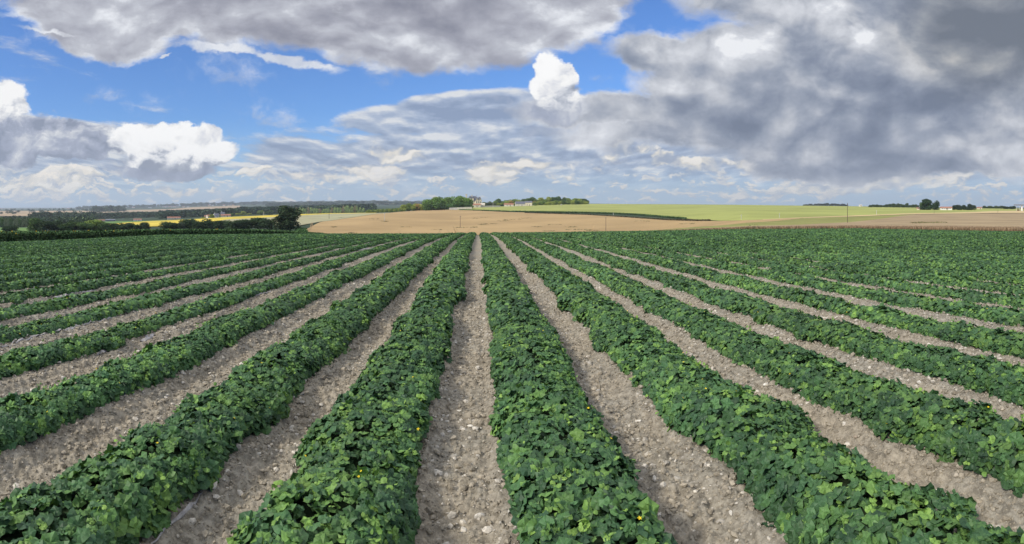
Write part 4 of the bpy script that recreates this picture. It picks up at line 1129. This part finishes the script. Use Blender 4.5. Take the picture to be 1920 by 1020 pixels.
kp = np.array(sorted(dh)); kd = np.array([dh[p] for p in kp])
V, F, Cc = band('h', 862, 1285, lambda p: float(np.interp(p, kp, kd)) - 2, lambda p: float(np.interp(p, kp, kd)) + 4, 2600, lambda px: np.interp(px, [862, 1100, 1285], [0.9, 1.0, 0.4]), 13, herbs)
o = link('hedge', make_mesh('hedge', np.concatenate(V), np.concatenate(F), M_sunleaf, col=np.concatenate(Cc)))
tag(o, 'long low dark hedge between the pale green field and the wheat', 'hedge')
h2 = [(980, 399.4), (1100, 402.8), (1150, 405.7), (1200, 409.2), (1250, 412.6), (1300, 414.2), (1400, 413.2)]
kp2 = np.arange(980, 1400, 6.); kd2 = np.array([D(p, float(np.interp(p, [q[0] for q in h2], [q[1] for q in h2])), 230) for p in kp2])
V, F, Cc = band('h', 985, 1330, lambda p: float(np.interp(p, kp2, kd2)), lambda p: float(np.interp(p, kp2, kd2)) + 2, 1500, lambda px: 0.6 + 0 * px, 14,
                lambda a, b, c: herbs(a, b, c, ((0.07, 0.07, 0.03), (0.12, 0.09, 0.05))))
o = link('weeds', make_mesh('weeds', np.concatenate(V), np.concatenate(F), M_sunleaf, col=np.concatenate(Cc)))
tag(o, 'brownish weeds along the upper edge of the wheat field', 'weeds', kind='stuff')
# weeds standing in the wheat: short dark streaks
r = np.random.default_rng(15); bp_ = []
for px, row, n_, L in [(722, 415.3, 26, 7), (863, 427.2, 20, 9), (886, 426.4, 20, 9), (626, 426, 20, 5), (660, 437, 16, 8), (700, 411, 14, 12), (640, 408, 8, 5), (892, 409.5, 12, 7), (918, 420, 24, 14), (960, 412.5, 20, 16), (985, 409.5, 16, 12),
                       (1010, 425.5, 20, 12), (1040, 421.5, 16, 14), (1070, 426, 20, 12), (905, 421.5, 18, 8), (1085, 431, 26, 24), (1110, 432.5, 24, 12), (1030, 433.6, 16, 14), (1205, 415, 12, 14), (1290, 420, 10, 16),
                       (910, 408, 10, 10), (945, 414.5, 20, 10), (760, 426, 10, 10), (820, 431, 10, 8), (1300, 419.3, 8, 12)]:
    for _ in range(n_):
        p_ = px + r.uniform(-L, L); d_ = D(p_, row + r.normal(0, .35), 230); bp_.append(P3(p_, d_))
for _ in range(60):
    p_ = r.uniform(1708, 1775); bp_.append(P3(p_, D(p_, 418.5 + r.normal(0, .5), 101)))
bp_ = np.array(bp_)
V, F, Cc = herbs(bp_, 0.35 + 0 * bp_[:, 0], r, ((0.15, 0.16, 0.07), (0.22, 0.19, 0.09)), lf=0.45)
Fc = np.concatenate(F); Vc = np.concatenate(V)
o = link('weeds', make_mesh('weeds', Vc, Fc, M_sunleaf, col=np.concatenate(Cc)))
tag(o, 'scattered dark weed patches standing in the ripe wheat', 'weeds', kind='stuff')
# green bank beside the tall pointed tree
V, F, Cc = band('b', 558, 572, lambda p: 240., lambda p: 330., 420, lambda px: 1.2 + 0 * px, 16, lambda a, b, c: herbs(a, b, c, ((0.045, 0.10, 0.03), (0.06, 0.13, 0.035))))
o = link('bramble_bank', make_mesh('bramble_bank', np.concatenate(V), np.concatenate(F), M_sunleaf, col=np.concatenate(Cc)))
tag(o, 'green bramble bank right of the tall pointed tree', 'bushes', kind='stuff')
# tramlines pressed into the wheat
M_tram = mat('wheel_tracks', (0.30, 0.21, 0.11), 0.95, 0.1)
def tram(pts, label, w=0.45):
    ds_ = np.linspace(0, 1, 24); xs = [p[0] for p in pts]; rw = [p[1] for p in pts]
    pxx = np.interp(ds_ * (len(pts) - 1), range(len(pts)), xs); rww = np.interp(ds_ * (len(pts) - 1), range(len(pts)), rw)
    Q_ = [P3(p, D(p, q, 290 if p > 600 else 230), 0.10) for p, q in zip(pxx, rww)]; V = []
    for k, (a_, b_, c_) in enumerate(Q_):
        n_ = Q_[min(k + 1, 23)]; m_ = Q_[max(k - 1, 0)]; tx, ty = n_[0] - m_[0], n_[1] - m_[1]; l_ = math.hypot(tx, ty) + 1e-6
        V += [(a_ - ty / l_ * w / 2, b_ + tx / l_ * w / 2, c_), (a_ + ty / l_ * w / 2, b_ - tx / l_ * w / 2, c_)]
    o = link('path', make_mesh('path', np.array(V), [[2 * k, 2 * k + 1, 2 * k + 3, 2 * k + 2] for k in range(23)], M_tram)); o['kind'] = 'structure'
tram([(578, 432), (581, 428), (583, 422), (584.5, 416.5)], ''); tram([(580.5, 432), (584, 427), (586, 421), (587, 416)], '')
for a_, b_, c_, d_ in [(822, 437, 827, 429), (826, 437, 821, 428), (842, 437, 838, 430), (855, 437, 850, 431), (863, 437, 856, 430), (875, 437, 882, 429), (748, 437, 750, 432)]:
    tram([(a_, b_), (c_, d_)], '', 0.14)

# ================================================================== utility poles
M_wood = mat('weathered_wood', (0.11, 0.085, 0.065), 0.9, 0.2, 0.2, 3); M_conc = mat('pale_concrete', (0.55, 0.52, 0.46), 0.9, 0.2, 0.1, 3); M_ins = mat('insulator', (0.5, 0.5, 0.5), 0.3, 0.5)
def pole(px, row, top, m, lab, k=1.0, dmin=110):
    d = D(px, row, dmin); x_, y_, z_ = P3(px, d); h = max(2.5, (row - top) / FPX * d)
    e = empty('utility_pole', (x_, y_, z_), rz=0.6)
    w = max(0.11, d * 0.0004)
    mb = MB(); mb.tube([(0, 0, -0.4), (0, 0, h * .5), (0, 0, h)], [w * k, w * .85 * k, w * .65 * k], 10); mb.build('post', m, e)
    mb = MB(); mb.box(-.55, .55, -.05, .05, h - .62, h - .50); mb.build('crossarm', m, e)
    for q in (-.45, 0, .45):
        mb = MB(); mb.tube([(q, 0, h - .50), (q, 0, h - .38), (q, 0, h - .28)], [.05, .07, .03], 8); mb.build('insulator', M_ins, e)
    tag(e, lab, 'utility pole', 'utility poles across the fields')
pole(617, 410, 400.5, M_wood, 'short dark pole on the grey green field left of the wheat')
pole(721, 414.8, 399, M_conc, 'pale pole at the left of the wheat hill', dmin=320)
pole(863, 427, 404.5, M_wood, 'dark pole in the middle of the wheat just left of the central path')
pole(1136, 433.3, 407, M_wood, 'dark pole at the lower edge of the wheat right of the centre', dmin=200)
pole(1150, 404, 399, M_conc, 'tiny pale pole at the hedge above the wheat', dmin=300)
pole(1390, 411.5, 404.5, M_conc, 'faint short pole low in the pale green field')
pole(1461.5, 408.5, 402, M_conc, 'pale short pole left of the tallest pole')
pole(1589, 418, 380.5, M_wood, 'tallest pole, dark, standing in the brown wheat at the right')
pole(1643.5, 402.6, 394, M_conc, 'pale pole beside the dry track right of the tallest pole')
pole(1751.5, 400.3, 390, M_wood, 'thin pole right below the big dark tree on the right', k=.6)
pole(1871, 399, 392, M_wood, 'thin short pole near the right edge', k=.6)
pole(494.5, 404.3, 397, M_conc, 'white post between two round trees in the yellow crop')
pole(924.5, 388.5, 381, M_conc, 'pale pole standing before the wall right of the chateau', dmin=700)
pole(872.5, 390, 383, M_wood, 'dark pole before the wall left of the chateau', dmin=640)

# ================================================================== buildings
M_cream = mat('cream_render', (0.66, 0.58, 0.42), 0.9, 0.15, 0.08, .5); M_slate = mat('slate_roof', (0.13, 0.135, 0.16), 0.6, 0.3, 0.15, 1.5)
M_red = mat('red_tiles', (0.36, 0.17, 0.115), 0.9, 0.15, 0.2, 1.2); M_stone = mat('limestone', (0.62, 0.56, 0.45), 0.95, 0.1, 0.15, .8)
M_white = mat('white_render', (0.75, 0.72, 0.66), 0.9, 0.15, 0.06, .5); M_dark = mat('window_glass', (0.05, 0.055, 0.065), 0.2, 0.5); M_timber = mat('door_timber', (0.16, 0.10, 0.06), 0.8, 0.2)
M_metal = mat('sheet_metal', (0.17, 0.18, 0.21), 0.5, 0.4, 0.1, 1)
def windows(e, y_face, xs, z0, w=1.0, h=1.4, m=M_dark):
    for x_ in xs:
        f = MB().box(x_ - w / 2 - .1, x_ + w / 2 + .1, y_face - .09, y_face - .003, z0 - .1, z0 + h + .1).build('window', M_white, e)
        MB().box(x_ - w / 2, x_ + w / 2, y_face - .12, y_face - .093, z0, z0 + h).build('pane', m, f)
def house(name, px, d, L, Dp, wall, roof, wm, rm, lab, cat='house', group=None, rz=0.0, hip=0.0, wins=3, door=True, chim=0, dz=0.0, win=True):
    """long side facing the camera; rz turns it away"""
    a_ = (px - PX0) / FPX; x_, y_, z_ = P3(px, d, dz)
    e = empty(name, (x_, y_, z_), rz=-a_ + rz)
    MB().box(-L / 2, L / 2, -Dp / 2, Dp / 2, -1.5, wall).build('wall', wm, e)
    if hip == 0:
        for s in (-1, 1):
            q = MB(); X_ = s * (L / 2 - (.15 if s > 0 else -.15))
            q.add([(X_ - .15, -Dp / 2, wall), (X_ + .15, -Dp / 2, wall), (X_ - .15, Dp / 2, wall), (X_ + .15, Dp / 2, wall), (X_ - .15, 0, wall + roof - .3), (X_ + .15, 0, wall + roof - .3)],
                  [(0, 1, 5, 4), (1, 3, 5), (3, 2, 4, 5), (2, 0, 4)]).build('gable_wall', wm, e)
    rf = MB().gable(-L / 2, L / 2, -Dp / 2, Dp / 2, wall, wall + roof, 0.35, .22, hip).build('roof', rm, e)
    for k in range(chim):
        cx = (-L / 2 + 1.2) if k == 0 else (L / 2 - 1.2)
        MB().box(cx - .4, cx + .4, -.4, .4, wall + roof - 1.5, wall + roof + 1.0).box(cx - .5, cx + .5, -.5, .5, wall + roof + 1.0, wall + roof + 1.2).build('chimney', wm, rf)
    if win and wins:
        windows(e, -Dp / 2, np.linspace(-L / 2, L / 2, wins + 2)[1:-1], 1.1, min(1.1, L / wins * .4), 1.3)
    if door:
        dx_ = L / (2 * (wins + 1)) if wins else 0
        MB().box(dx_ - .55, dx_ + .55, -Dp / 2 - .08, -Dp / 2 - .003, 0, 2.1).build('door', M_timber, e)
    return tag(e, lab, cat, group)

# the chateau
def chateau():
    px, d = 887.5, 900.0; s = d / FPX
    a_ = (px - PX0) / FPX; x_, y_, z_ = P3(px, d)
    up = lambda row: CAMH - (row - PY0) / FPX * d - z_
    e = empty('chateau', (x_, y_, z_), rz=-a_ + 0.25)
    rx = lambda p: (p - px) * s
    ev = up(377.5); rg = up(367.6)
    MB().box(rx(876), rx(896), -5, 5, -2, ev).build('wall', M_cream, e)
    rf = MB().gable(rx(876), rx(896), -5, 5, ev, rg, .4, .25, hip=3.6).build('roof', M_slate, e)
    # gabled wing standing forward at the right
    wx0, wx1 = rx(889.5), rx(901)
    MB().box(wx0, wx1, -8.5, -5.0, -2, up(376.2)).build('wing_wall', M_cream, e)
    wy0, wy1, wz0, wz1 = -8.8, 2.0, up(376.2), up(369)
    for g0, g1 in ((wx0, (wx0 + wx1) / 2), ((wx0 + wx1) / 2, wx1)):
        m_ = (g0 + g1) / 2
        MB().add([(g0 + .05, -8.5, wz0), (g1 - .05, -8.5, wz0), (m_, -8.5, wz1 - .5), (g0 + .05, -8.1, wz0), (g1 - .05, -8.1, wz0), (m_, -8.1, wz1 - .5)],
                 [(0, 1, 2), (3, 5, 4), (0, 2, 5, 3), (1, 4, 5, 2)]).build('gable_wall', M_cream, e)
        MB().add([(g0 - .2, wy0, wz0 - .1), (m_, wy0, wz1), (g1 + .2, wy0, wz0 - .1), (g0 - .2, wy1, wz0 - .1), (m_, wy1, wz1), (g1 + .2, wy1, wz0 - .1),
                  (g0 + .3, wy0, wz0 - .1), (m_, wy0, wz1 - .7), (g1 - .3, wy0, wz0 - .1), (g0 + .3, wy1, wz0 - .1), (m_, wy1, wz1 - .7), (g1 - .3, wy1, wz0 - .1)],
                 [(0, 3, 4, 1), (1, 4, 5, 2), (6, 7, 10, 9), (7, 8, 11, 10), (0, 1, 7, 6), (1, 2, 8, 7)]).build('gable_roof', M_slate, e)
    for p in (880.5, 885.5):                                        # dormers
        c = rx(p); z0, z1 = up(376), up(371.6)
        f = MB().box(c - 1.1, c + 1.1, -5.0, -1.5, z0, z1).build('dormer', M_cream, rf)
        MB().add([(c - 1.4, -5.3, z1), (c + 1.4, -5.3, z1), (c, -5.3, z1 + 2.2), (c - 1.4, 0, z1), (c + 1.4, 0, z1), (c, 0, z1 + 2.2)], [(0, 1, 2), (0, 2, 5, 3), (1, 4, 5, 2), (3, 5, 4)]).build('dormer_roof', M_slate, rf)
    MB().box(rx(872.8), rx(875.2), -1.2, 1.2, -2, up(364.6)).box(rx(872.4), rx(875.6), -1.5, 1.5, up(364.6), up(364)).build('chimney', M_stone, e)
    MB().box(rx(884), rx(885.4), -.7, .7, rg - 2, up(365.4)).build('chimney', M_stone, e)
    for p, t in ((886.5, 364.5), (893.5, 365), (876.8, 366.2)):
        MB().tube([(rx(p), 0, rg - 1), (rx(p), 0, up(t))], [.18, .05], 6).build('finial', M_slate, e)
    windows(e, -5, [rx(878), rx(881.5), rx(885)], up(381), 1.2, 2.2)
    windows(e, -8.5, [rx(891.2), rx(895.2), rx(899)], up(380.5), 1.3, 2.4)
    windows(e, -8.5, [rx(892.4), rx(898.2)], up(374.6), 1.0, 1.7)
    tag(e, 'cream chateau with steep slate roofs, tall chimney and gabled wing on the hill', 'chateau')
chateau()
house('stable', 892.5, 868, 13.5, 6, 3.4, 1.8, M_stone, M_red, 'long low stable with a red roof in front of the chateau', 'stable', wins=3, dz=.4)
house('stone_barn', 905, 872, 6, 8, 3.6, 2.2, M_stone, M_stone, 'small pale gabled barn at the right end of the red roofed stable', 'barn', wins=1, rz=.0)
def stone_wall(pts, h, lab):
    Q_ = [P3(p, d) for p, d in pts]; x0_, y0_, z0_ = Q_[0]; mb = MB()
    V = []; t = .5
    for x_, y_, z_ in Q_:
        for oy, oz in ((0, -1), (t, -1), (t, h), (0, h)): V.append((x_ - x0_, y_ - y0_ + oy, z_ - z0_ + oz))
    F = []
    for k in range(len(Q_) - 1):
        b = 4 * k
        for q in range(4): F.append((b + q, b + (q + 1) % 4, b + 4 + (q + 1) % 4, b + 4 + q))
    F += [(3, 2, 1, 0), tuple(4 * (len(Q_) - 1) + q for q in range(4))]
    o = link('stone_wall', make_mesh('stone_wall', np.array(V), F, M_stone), loc=(x0_, y0_, z0_)); tag(o, lab, 'wall')
stone_wall([(842, 762), (850, 763), (862, 764), (875, 766), (885, 768)], 2.6, 'pale stone wall running left from the red roofed stable')
stone_wall([(907, 850), (915, 856), (925, 862), (938, 870)], 2.3, 'pale stone wall running right from the small gabled barn')
house('barn', 954, 930, 15, 7, 2.9, 1.9, M_stone, M_red, 'low barn with a faded red roof left of the grey roofed barn', 'barn', wins=2)
house('barn', 975, 945, 15, 9, 3.6, 3.9, M_stone, M_slate, 'barn with a large grey roof between red roof and bright wall', 'barn', wins=2, rz=.12)
house('barn', 991.5, 958, 11, 9, 5.4, 2.6, M_cream, M_slate, 'bright stone barn at the right end of the farm group', 'barn', wins=2, rz=-.1)
# farm in the yellow crop
fd = 850
house('farmhouse', 405.5, fd, 7, 7, 3.2, 2.6, M_white, M_slate, 'small white farmhouse with a dark roof in the yellow crop', 'farmhouse', wins=2, rz=.3, chim=1)
house('farmhouse', 417.5, 880, 6, 6, 4.6, 2.8, M_white, M_slate, 'taller slate roofed farmhouse behind the long red roof', 'farmhouse', wins=1, chim=1)
house('farm_shed', 423.5, 862, 14, 6, 2.2, 1.8, M_cream, M_red, 'long red roofed farm shed right of the white farmhouse', 'shed', wins=2)
house('farm_shed', 391.5, 840, 6, 6, 2.6, 2.2, M_cream, M_red, 'small red roofed shed left of the farmhouse', 'shed', wins=1, rz=.5)
house('farm_shed', 386, 852, 4, 4, 2.4, 1.6, M_white, M_red, 'tiny pale shed at the left end of the farm', 'shed', wins=1)
# barns in the valley
house('long_barn', 326, 1120, 25, 9, 2.3, 1.9, M_cream, M_red, 'long red roofed barn above the left end of the dark hedgerow', 'barn', wins=4)
house('long_barn', 258, 1080, 15, 8, 2.4, 1.6, M_white, M_red, 'cream barn with a pinkish roof beside the yellow crop', 'barn', wins=2)
house('long_barn', 207, 1130, 18, 10, 2.6, 1.5, M_metal, M_metal, 'grey metal barn at the left of the yellow crop', 'barn', wins=0, door=False)
house('long_barn', 187, 1130, 20, 8, 2.3, 1.3, M_stone, M_red, 'low dull red barn left of the grey metal barn', 'barn', wins=2)
# water tower
x_, y_, z_ = P3(18.5, 6500); e = empty('water_tower', (x_, y_, z_))
MB().tube([(0, 0, -5), (0, 0, 13)], [4, 3.5], 14).build('shaft', M_white, e); MB().tube([(0, 0, 13), (0, 0, 16), (0, 0, 21), (0, 0, 22)], [3.6, 9, 9, 6], 14).build('tank', M_white, e)
tag(e, 'white water tower on the far left horizon', 'water tower')
# far village houses
r = np.random.default_rng(77)
VX = [307, 311, 315, 319, 323, 328, 333, 344, 352, 392, 399, 420, 430, 3, 8, 128, 143, 214, 236, 250, 281, 437, 688, 697, 705, 713]
for i, px in enumerate(VX):
    dd_ = D(px, {0: 388.5}.get(0) + (0 if px > 300 and px < 360 else (3.6 if px < 150 else (1.5 if px < 300 else (-2.5 if px < 450 else -7)))), 3000)
    house('village_house', px, dd_, r.uniform(22, 38), 12, r.uniform(6, 9), r.uniform(4, 6), M_white if i % 3 else M_cream, M_red if i % 2 else M_slate,
          'tiny pale far village house, %s from the left along the left horizon' % nth(sorted(VX).index(px)), 'house', 'far village houses on the left horizon', wins=0, door=False)
# right horizon
house('long_house', 1774, 655, 13, 7, 2.3, 1.4, M_white, M_red, 'long white house with a flat red roof right of the dark tree pair', 'house', wins=5)
house('cottage', 1723.5, 655, 5.5, 5, 1.6, 1.2, M_cream, M_red, 'small cottage left of the big dark tree pair', 'house', wins=2)
house('cottage', 1836.5, 760, 6, 5, 1.7, 1.3, M_cream, M_red, 'small red roofed cottage right of the dark hedge', 'house', wins=2)
house('cottage', 1613.5, 1100, 6, 5, 1.9, 1.2, M_white, M_stone, 'tiny white cottage left of the low wood', 'house', wins=1)
house('hut', 1052.5, 960, 1.6, 1.6, 1.4, .6, M_white, M_white, 'tiny white hut at the foot of the wood', 'hut', wins=0)
# open hangar at the right edge
x_, y_, z_ = P3(1916, 640); e = empty('hangar', (x_, y_, z_), rz=-(1916 - PX0) / FPX)
up = lambda row: CAMH - (row - PY0) / FPX * 640 - z_
sc = 640 / FPX
MB().box(-15 * sc, 22 * sc, -6, 6, up(385.4), up(383.2)).build('roof', M_metal, e)
for p in (-10, -4, 8, 14): MB().box(p * sc - .16, p * sc + .16, -5, -4.6, -1, up(385.4)).build('post', M_conc, e)
MB().box(-1.5 * sc, 1.5 * sc, -4.5, 4, -1, up(385.5)).build('pillar', M_white, e); MB().box(8.6 * sc, 22 * sc, 3, 5, -1, up(385.6)).build('back_wall', M_metal, e)
MB().box(-9 * sc, -4 * sc, 0, 2.5, -.5, 1.6).build('stored_load', M_timber, e)
tag(e, 'open hangar with a flat dark roof and white pillar at the right edge', 'hangar')
# thin white post cluster and tall stalk in the wheat margin near the right field corner
for px, hh, lab in [(1412, 1.15, 'bushy weed standing higher than the wheat stalks at the field edge'), (1918, 1.0, 'leafy weed at the field edge near the right border')]:
    x_, y_, z_ = P3(px, 100.2); r = np.random.default_rng(px)
    V, F, Cc = herbs(np.stack([r.normal(0, .45, 26), r.normal(0, .3, 26), 0 * np.ones(26)], -1), hh * r.uniform(.5, 1.1, 26), r, ((0.05, 0.08, 0.035), (0.09, 0.10, 0.05)))
    Vc = np.concatenate(V); ctr = Vc.reshape(-1, 4, 3).mean(1, keepdims=True); Vc = (ctr + (Vc.reshape(-1, 4, 3) - ctr) * .16).reshape(-1, 3)
    o = link('weed_clump', make_mesh('weed_clump', Vc, np.concatenate(F), M_sunleaf, col=np.concatenate(Cc)), loc=(x_, y_, z_)); tag(o, lab, 'weed', kind='stuff')

# ================================================================== the air
hz = MB().box(-9500, 9500, -400, 9800, -160, 260)
M_h = bpy.data.materials.new('air_haze'); M_h.use_nodes = True; nt = M_h.node_tree; nt.nodes.clear()
o_ = nt.nodes.new('ShaderNodeOutputMaterial'); pv = nt.nodes.new('ShaderNodeVolumePrincipled')
pv.inputs['Color'].default_value = (0.86, 0.93, 1.0, 1); pv.inputs['Density'].default_value = HAZE = 8e-5; pv.inputs['Anisotropy'].default_value = 0.2
nt.links.new(pv.outputs[0], o_.inputs['Volume'])
if HAZE > 0:
    ho = hz.build('haze', M_h); ho['kind'] = 'stuff'
